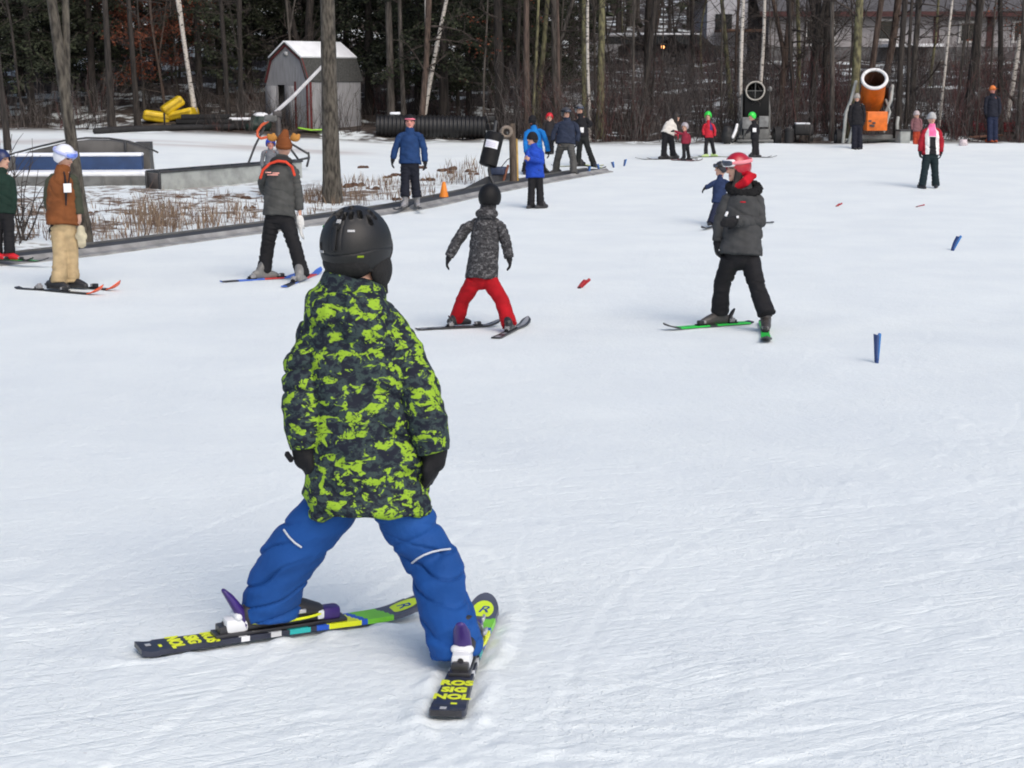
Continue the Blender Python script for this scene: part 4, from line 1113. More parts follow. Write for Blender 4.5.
person('small child in maroon jacket held by the cream-jacketed woman',
       Jd(head=(684.7, 127), neck=(685, 132), shL=(681.5, 134), shR=(688.5, 134.5), elL=(678, 132.5), elR=(690, 139), wrL=(674.5, 131), wrR=(689.5, 143), hem=(685.3, 144), hip=(685.3, 143),
          hL=(683.8, 145), hR=(687, 145), kL=(684, 151), kR=(688, 151), aL=(684, 157), aR=(688.8, 157), fL=(683.7, 161), fR=(689.5, 160.5)),
       1.02, -30, fab((.22, .02, .04)), BLACKF, headmat=pmat('pale_helmet', (.35, .32, .34), .35, .2, 10, 0), hs=.88, skis=[55, 50], ski_len=.8, skimats=[edge, red_top],
       skilabels=["small red ski under the maroon-jacketed child's left-image boot", "small red ski under the maroon-jacketed child's right-image boot"])
grh = pmat('bright_green_helmet', (.03, .60, .06), .3, .08, 10, 0); nvp = fab((.05, .035, .14)); rj = fab((.46, .02, .035))
person('child in bright green helmet and red and purple jacket on skis',
       Jd(head=(708, 116), neck=(708.5, 122), shL=(704.5, 125), shR=(713, 125), elL=(703.2, 130.5), elR=(715, 131), wrL=(704, 135), wrR=(714.5, 136), hem=(708.8, 138), hip=(708.8, 137),
          hL=(707, 138.5), hR=(711, 138.5), kL=(706, 146), kR=(712.6, 146), aL=(705.8, 153), aR=(714, 153), fL=(705, 157.5), fR=(714.5, 157)),
       1.15, -15, rj, BLACKF, torsofn=lambda q, t: ((q[:, 0] > .03) & (t < .55)).astype(int), torsomats=[rj, nvp], headmat=grh, boots=pmat('boot_lime', (.45, .60, .25), .4, .2, 6, 0), hs=.9,
       skis=[-70, 65], ski_len=1.0, skimats=[edge, pmat('pale_lime_top', (.40, .52, .22), .4, .2, 6, 0)], skilabels=["pale lime ski pointing left under the red and purple jacketed child", "pale lime ski pointing right under the red and purple jacketed child"])
c = person('child in bright green helmet and black suit in front of the black snow gun',
       Jd(head=(752, 116.5), neck=(753.8, 122), shL=(751.5, 125.5), shR=(757.5, 125.5), elL=(749, 130.5), elR=(758.5, 131.5), wrL=(746.5, 132.5), wrR=(757.5, 136), hem=(755, 139), hip=(755, 138),
          hL=(753.8, 140), hR=(756.5, 140), kL=(754, 147.5), kR=(757, 147.5), aL=(753.7, 154), aR=(757.3, 154), fL=(752.7, 157.5), fR=(757.7, 157.5)),
       1.2, -60, BLACKF, BLACKF, headmat=grh, hs=.9, skis=[70, 74], ski_len=1.0, skimats=[edge, dark_top], jw=.12, skilabels=["dark ski under the far boot of the black-suited child by the snow gun", "dark ski under the near boot of the black-suited child by the snow gun"])
m = MB(); m.box(at(754.5, 130, c['dm'] - .2), (.10, .006, .11), None, bev=.002); m.build('number_bib', WHITEP, c['e'])
person('person in black with grey hat standing beside the orange snow gun', stand(857, 93.5, 151, .85), 1.72, -10, BLACKF, fab((.012, .013, .022)), head='beanie', headmat=fab((.30, .28, .26)))
# ================================================= right
red2 = fab((.30, .012, .025)); whv = fab((.70, .70, .70)); pk = fab((.85, .16, .36))
def vest(q, t):
    i = np.zeros(len(q), int); fr = q[:, 1] < -.02; ax_ = np.abs(q[:, 0])
    i[(ax_ < .15) & fr] = 1
    i[(ax_ < .055 + .02 * t) & fr & (t > .40)] = 2
    i[(ax_ < .075) & fr & (t < .38)] = 3
    return i
person('woman in open red jacket over white vest, pink scarf and grey beanie',
       Jd(head=(931.7, 118.5), neck=(931.7, 126.5), shL=(925, 130.5), shR=(938.3, 130.5), elL=(921, 141), elR=(941.5, 141.5), wrL=(920.3, 150.5), wrR=(941, 151.5), hem=(930.8, 155), hip=(930.2, 153),
          hL=(927, 156), hR=(933.8, 156), kL=(924.5, 171), kR=(935, 171), aL=(922.5, 184), aR=(935.6, 184), fL=(922, 188.8), fR=(936, 188.3)),
       1.63, 0, red2, fab((.010, .020, .024)), torsofn=vest, torsomats=[red2, whv, BLACKF, pk], sleeve=red2, head='beanie', headmat=fab((.40, .40, .40)), jw=.20)
person('blurred figure in faded pink coat and orange trousers behind the red jacket woman', stand(916.5, 112, 148, .9), 1.2, 20, fab((.19, .09, .10)), fab((.34, .045, .02)), head='beanie', headmat=fab((.42, .36, .36)), boots=fab((.1, .16, .25)))
person('man in dark jacket, jeans and orange cap at the right edge of the woods', stand(992.5, 85.5, 143.5, .85), 1.75, 20, fab((.014, .016, .026)), fab((.016, .023, .052)), head='cap', headmat=fab((.65, .20, .06)), skin=SKIN_R, boots=fab((.30, .07, .03)), gloves=BLACKF)
# ------------------------------------------------------------------ props
METG = pmat('weathered_grey_metal', (.12, .123, .12), .6, .25, 5, .1, 30)
METL = pmat('pale_grey_metal', (.30, .32, .31), .55, .2, 4, .1, 30)
DARKM = pmat('dark_metal', (.035, .037, .04), .5, .25, 8, .1, 40)
SNOWC = pmat('snow_cap', (.80, .83, .87), .7, .05, 3, .4, 20, bd=.03)
RUBB = pmat('belt_rubber', (.045, .048, .052), .7, .25, 6, .3, 40)
WOODP = pmat('weathered_post_wood', (.085, .065, .05), .9, .35, 5, .4, 40, stretch=(3, 3, .4))
def yawax(deg):
    a = R(deg); return np.array([[math.cos(a), math.sin(a), 0], [-math.sin(a), math.cos(a), 0], [0, 0, 1.0]])

def conveyor():
    px = [(-90, 272), (0, 262), (100, 250.5), (200, 237.5), (300, 224), (400, 209), (500, 188), (560, 177.5), (597, 171.5)]
    pts = np.array([gpt(*p) for p in px])
    # resample
    s = np.r_[0, np.cumsum(np.linalg.norm(np.diff(pts, axis=0), axis=1))]
    t = np.linspace(0, s[-1], 70); C = np.stack([np.interp(t, s, pts[:, i]) for i in range(3)], 1)
    C[:, 2] = ground(C[:, 0], C[:, 1])
    T = np.gradient(C, axis=0); T[:, 2] = 0; T /= np.linalg.norm(T, axis=1)[:, None]
    Nn = np.stack([T[:, 1], -T[:, 0], 0 * T[:, 0]], 1)     # towards the slope (near side)
    e = empty('conveyor_lift', C[35], 'long low magic carpet conveyor lift with dark belt running up to the left edge', 'ski lift')
    def strip(prof, name, mat):
        m = MB(); k = len(prof); V = []; Fc = []
        for c, n in zip(C, Nn):
            for a, z in prof: V.append(c + n * a + ZV * z)
        for i in range(len(C) - 1):
            for j in range(k):
                Fc.append([i * k + j, i * k + (j + 1) % k, (i + 1) * k + (j + 1) % k, (i + 1) * k + j])
        Fc.append(list(range(k))[::-1]); Fc.append([(len(C) - 1) * k + j for j in range(k)])
        m.add(V, Fc); return m.build(name, mat, e, smooth=False)
    strip([(-.26, .0), (-.26, .065), (.22, .065), (.22, .0)], 'belt', RUBB)
    strip([(.23, -.05), (.23, .085), (.27, .085), (.32, .035), (.44, .02), (.44, -.05)], 'side_skirt', pmat('skirt_grey', (.25, .25, .245), .6, .25, 4, .15, 20))
    strip([(-.34, -.05), (-.34, .085), (-.27, .085), (-.27, -.05)], 'side_skirt', METG)
conveyor()

def cone():
    p = gpt(444, 200); e = empty('traffic_cone', p, 'orange traffic cone standing behind the conveyor lift', 'traffic cone')
    om = pmat('orange_plastic', (.80, .24, .015), .5, .12, 8, .05)
    m = MB(); m.tube([p + ZV * .03, p + ZV * .36], [.10, .03], 20, dome=False); m.build('cone_body', om, e, autosmooth=50)
    m = MB(); m.box(p + ZV * .015, (.27, .27, .03), yawax(20), bev=.01); m.build('cone_base', om, e)
cone()

def padded_pole():
    b = gpt(496, 187); d = depth_of(b)
    e = empty('padded_pole', b, 'leaning pole wrapped in a fat black foam pad with a white notice', 'padded pole')
    top = at(493, 118, d); m = MB(); m.tube([at(490, 176, d), at(489, 170, d), at(496, 122, d)], .035, 10)
    m.tube([b - ZV * .05, at(490, 176, d)], .035, 10); m.build('pole', DARKM, e)
    A, B = at(487.6, 166, d), at(495.5, 133, d); ax = nrm(B - A)
    m = MB(); m.tube([A, lerp(A, B, .03), lerp(A, B, .97), B], np.array([.17, .20, .20, .165]), 28, dome=False); m.build('foam_pad', pmat('black_vinyl', (.008, .008, .009), .6, .2, 10, .1, spec=.25), e, autosmooth=50)
    c = lerp(A, B, .62); lat = nrm(np.cross(ax, np.array([0, -1.0, 0]))) * -1
    V = []; n = 12
    ef = nrm(np.array([0, -1.0, 0]) + ax * ax[1]); elat = np.cross(ef, ax); elat = elat if elat[0] > 0 else -elat
    for i in range(n + 1):
        a = R(-42 + 84 * i / n - 8)
        for h in (-.085, .085): V.append(c + elat * math.sin(a) * .207 + ef * math.cos(a) * .207 + ax * h)
    m = MB(); m.add(V, [[2 * i, 2 * i + 2, 2 * i + 3, 2 * i + 1] for i in range(n)]); m.build('notice', pmat('notice_white', (.72, .74, .80), .5, .03, 5, 0), e)
    m = MB()
    for k_ in (-.05, -.015, .02):
        V = []
        for i in range(9):
            a = R(-34 + 60 * i / 8 - 8)
            for h in (k_, k_ + .010): V.append(c + elat * math.sin(a) * .2095 + ef * math.cos(a) * .2095 + ax * h)
        m.add(V, [[2 * i, 2 * i + 2, 2 * i + 3, 2 * i + 1] for i in range(8)])
    m.build('notice_lines', pmat('notice_ink', (.45, .42, .60), .6, .1, 5, 0), e)
padded_pole()

def post():
    b = gpt(513.5, 184); d = depth_of(b)
    e = empty('wooden_post', b, 'brown wooden post with a tan hose coil hung near its top beside the padded pole', 'post')
    P = lambda x, y, dd=0: at(x, y, d + dd)
    m = MB(); m.tube([b - ZV * .1, P(513, 155), P(512, 124)], [.085, .08, .075], 14, dome=False); m.build('post', WOODP, e, autosmooth=50)
    m = MB(); m.tube([P(517.5, 184, .1) , P(516.5, 140, .1)], .03, 10); m.build('yellow_brace', pmat('yellowed_wood', (.42, .27, .07), .8, .25, 8, .1), e)
    m = MB()
    for r_, dz in ((.11, 0), (.12, .04), (.10, -.03)):
        m.tube([P(506.5, 132, -.1 + dz) + XV * math.cos(a) * r_ + ZV * math.sin(a) * r_ for a in np.linspace(0, 2 * math.pi, 26)], .03, 8, cap=False)
    m.build('hose_coil', pmat('tan_hose', (.22, .18, .145), .8, .2, 10, .1), e)
    m = MB(); m.tube([P(512, 157), P(507, 160), P(499, 170), P(501, 180)], .012, 6); m.build('rope', DARKM, e)
    m = MB(); m.tube([P(502, 185, -.05), P(508, 166, -.05)], [.035, .03], 8); m.build('brown_strut', pmat('rusty_strut', (.16, .06, .035), .8, .3, 10, .1), e)
    b = gpt(489, 136); m = MB()
    e2 = empty('snow_lance_head', b, 'small pale grey stand with dark fittings just right of the corrugated pipe', 'stand')
    d2 = depth_of(b); m.tube([b, at(490, 118, d2)], .08, 10); m.build('stem', METL, e2)
    m = MB(); m.box(at(490, 119, d2), (.34, .3, .22), yawax(20), bev=.04); m.box(at(490, 127, d2 - .1), (.2, .2, .2), yawax(40), bev=.03); m.build('fitting', DARKM, e2)
post()

def ramp():
    a, b_, c = gpt(452, 196), gpt(486, 187), gpt(504, 184)
    e = empty('unloading_ramp', b_, 'dark grey wedge ramp with blue end box beneath the padded pole', 'ramp')
    d = depth_of(b_); bk = np.array([.15, .75, 0])
    hz = lambda p, h: p + ZV * h
    m = MB(); V = [a, b_, c, hz(c, .20), hz(b_, .22), hz(a, .03)]; V = np.array(V); W_ = V + bk
    m.add(np.concatenate([V, W_]), [[0, 1, 4, 5], [1, 2, 3, 4], [6, 11, 10, 7], [7, 10, 9, 8], [5, 4, 10, 11], [4, 3, 9, 10], [0, 5, 11, 6], [2, 8, 9, 3], [0, 6, 7, 1], [1, 7, 8, 2]])
    m.build('ramp_body', pmat('ramp_rubber', (.055, .058, .065), .6, .2, 6, .1), e, smooth=False)
    m = MB(); m.box(lerp(b_, c, .5) + ZV * .30 + bk * .5, (.30, .5, .16), yawax(-8), bev=.03); m.build('end_box', pmat('blue_grey_cover', (.035, .05, .10), .55, .2, 8, .1), e)
ramp()

def park_boxes():
    # arched feature with the blue wall
    f0, f1 = gpt(2, 187), gpt(149, 186); d = depth_of((f0 + f1) / 2); s = F / d
    ax = nrm((f1 - f0) * [1, 1, 0]); ay = np.cross(ZV, ax); zb = min(f0[2], f1[2]) - .05
    e = empty('terrain_park_feature', (f0 + f1) / 2, 'grey arched terrain park feature with blue wall and snow covered ledges', 'park feature')
    Lx = np.linalg.norm((f1 - f0)[:2]); o = np.array([f0[0], f0[1], zb])
    hB = 10 / s + .05
    m = MB(); m.box(o + ax * Lx / 2 + ay * .55 + ZV * hB / 2, (Lx, 1.1, hB), [ax, ay, ZV], bev=.012)
    for t in np.arange(.12, 1, .19): m.box(o + ax * Lx * t - ay * .012 + ZV * hB * .55, (.04, .03, hB * .9), [ax, ay, ZV])
    m.build('base_box', METG, e, autosmooth=40)
    z = zb + hB; hS = .16
    m = MB(); m.box(o * [1, 1, 0] + ZV * z + ax * Lx / 2 + ay * .56 + ZV * .04, (Lx * .985, 1.0, .10), [ax, ay, ZV], bev=.035); m.build('snow_ledge', SNOWC, e)
    hW = .38
    m = MB(); m.box(o * [1, 1, 0] + ZV * (z + hW / 2 + .02) + ax * (Lx * .47) + ay * 1.06, (Lx * .88, .3, hW), [ax, ay, ZV], bev=.015)
    m.build('blue_wall', pmat('blue_painted_panel', (.014, .042, .12), .6, .2, 3, .1), e, autosmooth=40)
    m = MB(); m.box(o * [1, 1, 0] + ZV * (z + hW + .045) + ax * (Lx * .47) + ay * 1.06, (Lx * .885, .36, .075), [ax, ay, ZV], bev=.033); m.build('snow_ledge', SNOWC, e)
    arc = [(-.30, 0), (Lx * .95, 0), (Lx * .94, .60), (Lx * .80, .75), (Lx * .66, .82), (Lx * .5, .83), (Lx * .34, .77), (Lx * .15, .63), (-.3, .42)]
    m = MB(); m.prism(arc, .5, o * [1, 1, 0] + ZV * (z - .1) + ay * 1.45, ax, ZV, ay); m.build('arch_panel', pmat('arch_grey', (.10, .097, .093), .6, .22, 3, .1), e, smooth=False)
    m = MB(); P_ = [o * [1, 1, 0] + ZV * (z - .07 + y) + ax * x + ay * 1.43 for x, y in ((-.3, .44), (Lx * .15, .65), (Lx * .34, .79), (Lx * .5, .85), (Lx * .66, .84), (Lx * .80, .77), (Lx * .94, .62), (Lx * 1.0, .52))]
    m.tube(P_, .022, 8); m.tube([o * [1, 1, 0] + ZV * (z + .30) + ax * Lx * .775 + ay * 1.42, o * [1, 1, 0] + ZV * (z + .70) + ax * Lx * .775 + ay * 1.42], .03, 8); m.build('rail_pipe', DARKM, e)
    m = MB(); m.box(o * [1, 1, 0] + ZV * (z + .52) + ax * Lx * .88 + ay * 1.9, (.36, .4, .3), [ax, ay, ZV], bev=.02); m.build('end_block', DARKM, e)
    # long grey box
    A, B = gpt(161, 190.5), gpt(268, 181.0); dA = depth_of(A)
    e = empty('box_rail', lerp(A, B, .5), 'long pale grey box rail with dark top frame lying in front of the woods', 'box rail')
    C_ = B + (B - A) * .35; ax = nrm((C_ - A) * [1, 1, 0]); ay = np.cross(ZV, ax); Lx = np.linalg.norm((C_ - A)[:2]); hh = 17.5 / (F / dA)
    def zat(t): return ground(*(A + (C_ - A) * t)[:2])
    m = MB(); V = []
    for t in (0, 1):
        q = A + (C_ - A) * t; q[2] = zat(t)
        for w_ in (0, .45):
            for h_ in (-.03, hh): V.append(q + ay * w_ + ZV * h_)
    m.add(V, [[0, 4, 5, 1], [2, 3, 7, 6], [1, 5, 7, 3], [0, 1, 3, 2], [4, 6, 7, 5]]); m.build('box_body', METL, e, smooth=False)
    m = MB()
    q0, q1 = A.copy(), C_.copy(); q0[2] = zat(0); q1[2] = zat(1)
    for w_ in (-.015, .465): m.tube([q0 + ay * w_ + ZV * (hh + .015), q1 + ay * w_ + ZV * (hh + .015)], .025, 8)
    for t in np.linspace(0.004, 1, 8): 
        q = lerp(q0, q1, t); m.tube([q + ZV * (hh + .015), q + ay * .45 + ZV * (hh + .015)], .024, 8)
    for w_ in (0, .45): m.tube([q0 + ay * w_ - ax * .02 - ZV * .03, q0 + ay * w_ - ax * .02 + ZV * hh], .03, 8)
    m.build('top_frame', DARKM, e)
    m = MB(); m.box(q0 - ax * .008 + ay * .225 + ZV * hh / 2, (.012, .42, hh * .95), [ax, ay, ZV]); m.build('end_panel', pmat('end_panel_brown', (.085, .075, .07), .7, .2, 6, .1), e)
park_boxes()

def lance():
    b = gpt(279, 170); d = depth_of(b); P = lambda x, y, dd=0: at(x, y, d + dd)
    e = empty('swing_arm_lance', b, 'white pole leaning up to the right from a dark stand with an orange hose loop', 'snow lance')
    m = MB(); m.tube([b - ZV * .1, P(279, 140), P(278, 112)], [.07, .065, .06], 10); m.box(P(277, 114), (.22, .2, .14), yawax(15), bev=.03); m.build('stand', pmat('stand_grey', (.055, .05, .05), .6, .2, 8, .1), e)
    m = MB(); m.tube([P(266, 121), P(294, 95.5), P(322, 66.5)], [.05, .045, .04], 10); m.build('white_pole', pmat('white_pole_paint', (.55, .55, .56), .5, .12, 5, .05), e)
    m = MB(); m.box(P(271, 118), (.32, .2, .16), yawax(0), bev=.04); m.build('clamp', METG, e)
    m = MB(); m.tube([P(268, 121), P(262, 125), P(257.5, 131), P(257.5, 136), P(261, 138.5), P(268, 137)], .035, 8); m.build('orange_hose', pmat('orange_hose', (.62, .10, .03), .5, .1, 8, 0), e)
    m = MB()
    for q in ([(264, 128), (255, 146), (248.5, 163)], [(290, 143), (300, 149), (308.5, 154)], [(290, 148), (298, 159), (292, 160)], [(308.5, 153), (309, 158), (307, 166)], [(298, 160), (308, 158)]):
        m.tube([P(*w_) for w_ in q], .028, 8)
    m.build('tube_frame', DARKM, e)
lance()

def shed():
    cor = gpt(310, 128.5); d = depth_of(cor); s = F / d
    wv, dp = 2.3, 2.3
    a = R(43)
    fx = np.array([-math.cos(a), math.sin(a), 0]); sx = np.array([math.sin(a) * 1.0, math.cos(a), 0])   # front runs left-away, side right-away
    e = empty('garden_shed', cor, 'grey gambrel roofed barn shed with dark red trim and snow on its upper roof', 'shed')
    base = cor.copy(); base[2] -= .05
    hw, hk, hp = 46 / s + .05, 68 / s + .05, 83 / s + .05   # eave, knuckle, ridge
    sid = pmat('shed_siding', (.27, .275, .29), .8, .15, 4, .2, 20, stretch=(6, 6, .5)); trim = pmat('shed_trim', (.115, .022, .024), .75, .25, 10, .1)
    roofm = pmat('shed_shingle', (.050, .052, .050), .9, .3, 20, .4, 60)
    m = MB()
    prof = [(0, 0), (wv, 0), (wv, hw), (wv * .86, hk), (wv * .5, hp), (wv * .14, hk), (0, hw)]
    # front wall with the doorway left open
    fr = [(0, 0), (.56 * wv, 0), (.56 * wv, hw * .93), (.74 * wv, hw * .93), (.74 * wv, 0), (wv, 0)] + prof[2:]
    m.prism(fr, .05, base, fx, ZV, sx); m.prism(prof, .05, base + sx * (dp - .05), fx, ZV, sx)
    m.box(base + sx * dp / 2 + fx * .025 + ZV * hw / 2, (.05, dp - .1, hw), [fx, sx, ZV]); m.box(base + sx * dp / 2 + fx * (wv - .025) + ZV * hw / 2, (.05, dp - .1, hw), [fx, sx, ZV])
    m.build('wall', sid, e, smooth=False)
    m = MB(); m.box(base + fx * .43 * wv - sx * .02 + ZV * (hw * .46), (.24 * wv, .03, hw * .90), [fx, sx, ZV]); m.box(base + fx * .885 * wv - sx * .02 + ZV * (hw * .46), (.25 * wv, .03, hw * .90), [fx, sx, ZV]); m.build('door', sid, e)
    m = MB()
    for x in (.03, .30): m.box(base + fx * x * wv - sx * .03 + ZV * hw * .5, (.07, .03, hw), [fx, sx, ZV])
    m.box(base + fx * .02 + sx * .0 - fx * .035 + sx * .06 + ZV * hw * .5, (.02, .09, hw), [fx, sx, ZV])
    for p, q in zip(prof[2:-1], prof[3:]):
        A = base + fx * p[0] + ZV * p[1] - sx * .045; B = base + fx * q[0] + ZV * q[1] - sx * .045
        dv = nrm(B - A); m.box((A + B) / 2 + sx * .0, (np.linalg.norm(B - A) + .05, .035, .13), [dv, sx, np.cross(dv, sx)])
    m.build('trim', trim, e, smooth=False)
    def slab(p, q, th, name, mat, over=.10, lift_=0.0):
        A = base + fx * p[0] + ZV * p[1] - sx * over; B = base + fx * q[0] + ZV * q[1] - sx * over
        dv = nrm(B - A); nv = np.cross(sx, dv); nv = nv if nv[2] > 0 else -nv
        c = (A + B) / 2 + sx * (dp / 2 + over) + nv * (th / 2 + .004 + lift_)
        m = MB(); m.box(c, (np.linalg.norm(B - A) + .04, dp + 2 * over, th), [dv, sx, nv], bev=.012); return m.build(name, mat, e, autosmooth=40)
    slab(prof[2], prof[3], .04, 'roof', roofm); slab(prof[6], prof[5], .04, 'roof', roofm)
    r1 = slab(prof[3], prof[4], .04, 'roof', roofm, lift_=.005); r2 = slab(prof[5], prof[4], .04, 'roof', roofm, lift_=.006)
    for (p, q) in ((prof[3], prof[4]), (prof[5], prof[4])):
        slab(p, q, .06, 'roof_snow', SNOWC, .09, .05)
    m = MB(); m.box(base + fx * wv * .5 - sx * .03 + ZV * (hk * 1.08), (.20, .03, .13), [fx, sx, ZV]); m.build('gable_vent', pmat('vent_white', (.62, .62, .62), .6, .1, 5, 0), e)
shed()

def culvert():
    a, b_ = gpt(377, 137), gpt(486, 138.5); a = onground(a[0], a[1]); b_ = onground(b_[0], b_[1]); r = .37
    e = empty('corrugated_pipe', (a + b_) / 2, 'large black corrugated drain pipe lying on the snow by the woods', 'pipe')
    ax = nrm(b_ - a); Ls = np.linalg.norm(b_ - a); n = 27 * 6
    t = np.linspace(0, 1, n); rr = r * (1 + .055 * np.clip(np.sin(t * 27 * 2 * math.pi) * 1.6, -1, 1))
    m = MB(); m.tube([a + ax * Ls * q + ZV * (r * .97) for q in t], rr, 28, cap=False)
    m.tube([a + ax * Ls * q + ZV * (r * .97) for q in (t[0], t[-1])], r * .9, 28, cap=False)
    m.build('pipe_wall', pmat('black_hdpe', (.011, .011, .012), .42, .2, 6, .1), e)
    m = MB(); m.box(a + ax * Ls * .17 + ZV * (2 * r + .03), (.34, .25, .09), None, bev=.04); m.build('snow_clump', SNOWC, e)
    p = gpt(312, 132); e = empty('plastic_sled', p, 'lime green plastic sled lying on the snow by the shed', 'sled')
    m = MB(); m.tube([p + XV * -.35 + ZV * .12, p + XV * .0 + ZV * .06, p + XV * .35 + ZV * .08], [(.03, .25), (.03, .28), (.03, .2)], 12, ref=ZV)
    m.build('sled_body', pmat('lime_plastic', (.30, .62, .05), .4, .1, 6, 0), e)
    m = MB(); m.tube([p + XV * .33 + ZV * .10, p + XV * .6 + ZV * .04 - np.array([0, .1, 0])], .012, 6); m.build('tow_rope', DARKM, e)
culvert()

def mats_pile():
    ym = pmat('yellow_vinyl', (.62, .43, .012), .45, .15, 3, .15, 12, bd=.03)
    ys = pmat('darker_yellow_vinyl', (.50, .33, .01), .5, .2, 4, .15, 12)  # seam strip in a deeper yellow than the mat
    for lab, x, y, w, h, tilt, yw in (("yellow crash mat lying at the left of the yellow pile", 157, 123.5, 28, 14, -8, 10),
                                     ("yellow crash mat tilted on top of the yellow pile", 172.5, 112.5, 24, 14, 34, 15),
                                     ("yellow crash mat at the right of the yellow pile", 183, 120, 28, 12, 12, -8)):
        g = gpt(170, 125.5); d = depth_of(g) + (.5 if x != 173 else .9); sc = d / F
        c = at(x, y - h / 2, d)
        e = empty('crash_mat', c - ZV * h / 2 * sc, lab, 'crash mat', 'yellow crash mats heaped at the edge of the woods')
        y_ = R(yw); t_ = R(tilt); ax = np.array([math.cos(y_) * math.cos(t_), math.sin(y_), math.sin(t_)]); ax = nrm(ax); az = nrm(ZV - ax * ax[2]); ay = np.cross(az, ax)
        m = MB(); m.box(c, (w * sc * .95, .8, h * sc * .72), [ax, ay, az], bev=.09)
        m.remesh('mat_body', ym, e, .03, 2, disp=folds(XV, .014, 5, 3, int(x)))
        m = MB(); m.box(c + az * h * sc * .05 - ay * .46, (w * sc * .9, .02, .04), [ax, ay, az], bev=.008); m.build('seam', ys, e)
mats_pile()

def log_line():
    BK = pmat('black_timber', (.014, .014, .015), .8, .3, 6, .2)
    P_ = [gpt(x, y) for x, y in ((96, 134), (130, 132), (165, 131), (200, 130.5), (232, 130))]
    e = empty('black_pipe', P_[2], 'black hose line lying along the snow bank in front of the yellow mats', 'pipe')
    m = MB(); m.tube([p + ZV * .09 for p in P_], .10, 10); m.build('pipe_body', BK, e)
    m = MB(); q = P_[2]; m.tube([q, q + ZV * .55], .03, 8); m.build('stake', BK, e)
    b = gpt(199, 129.5); d = depth_of(b); e = empty('timber_stack', b, 'low dark stack of timber between the yellow mats and the snow topped crate', 'timber stack')
    for i in range(3):
        for jx in range(2):
            m = MB(); m.box(b + np.array([.05 * i, .5 + .28 * jx, .10 + .15 * i]), (2.0 - .25 * i, .24, .14), yawax(3 * i - 3), bev=.015); m.build('beam', BK, e)
    b = gpt(233, 129); e = empty('storage_crate', b, 'long low black crate topped with snow left of the shed', 'crate')
    m = MB(); m.box(b + np.array([0, .4, .14]), (1.05, .6, .28), yawax(3), bev=.02); m.build('crate_body', BK, e)
    m = MB(); m.box(b + np.array([0, .4, .315]), (1.08, .64, .09), yawax(3), bev=.04); m.build('snow_cap', SNOWC, e)
    b = gpt(259, 130); e = empty('covered_heap', b, 'dark green tarp covered heap with snow beside the shed door', 'covered heap')
    m = MB(); m.ell(b + np.array([0, .3, .18]), (.38, .35, .36), None, 16, 10); m.ell(b + np.array([-.2, .2, .1]), (.3, .3, .25)); m.remesh('tarp', pmat('dark_tarp', (.014, .03, .024), .6, .3, 6, .1), e, .04, 2, disp=folds(XV, .04, 7, 4, 9))
    m = MB(); m.ell(b + np.array([0.02, .3, .47]), (.26, .25, .10), None, 14, 8); m.build('snow_cap', SNOWC, e)
log_line()

# ------------------------------------------------------------------ snow guns
def ring(m, c, axis, r, rad, n=32, mi=0):
    a = nrm(np.cross(axis, [0.3, .2, 1])); b_ = np.cross(axis, a)
    m.tube([c + a * r * math.cos(t) + b_ * r * math.sin(t) for t in np.linspace(0, 2 * math.pi, n)], rad, 8, cap=False, mi=mi)

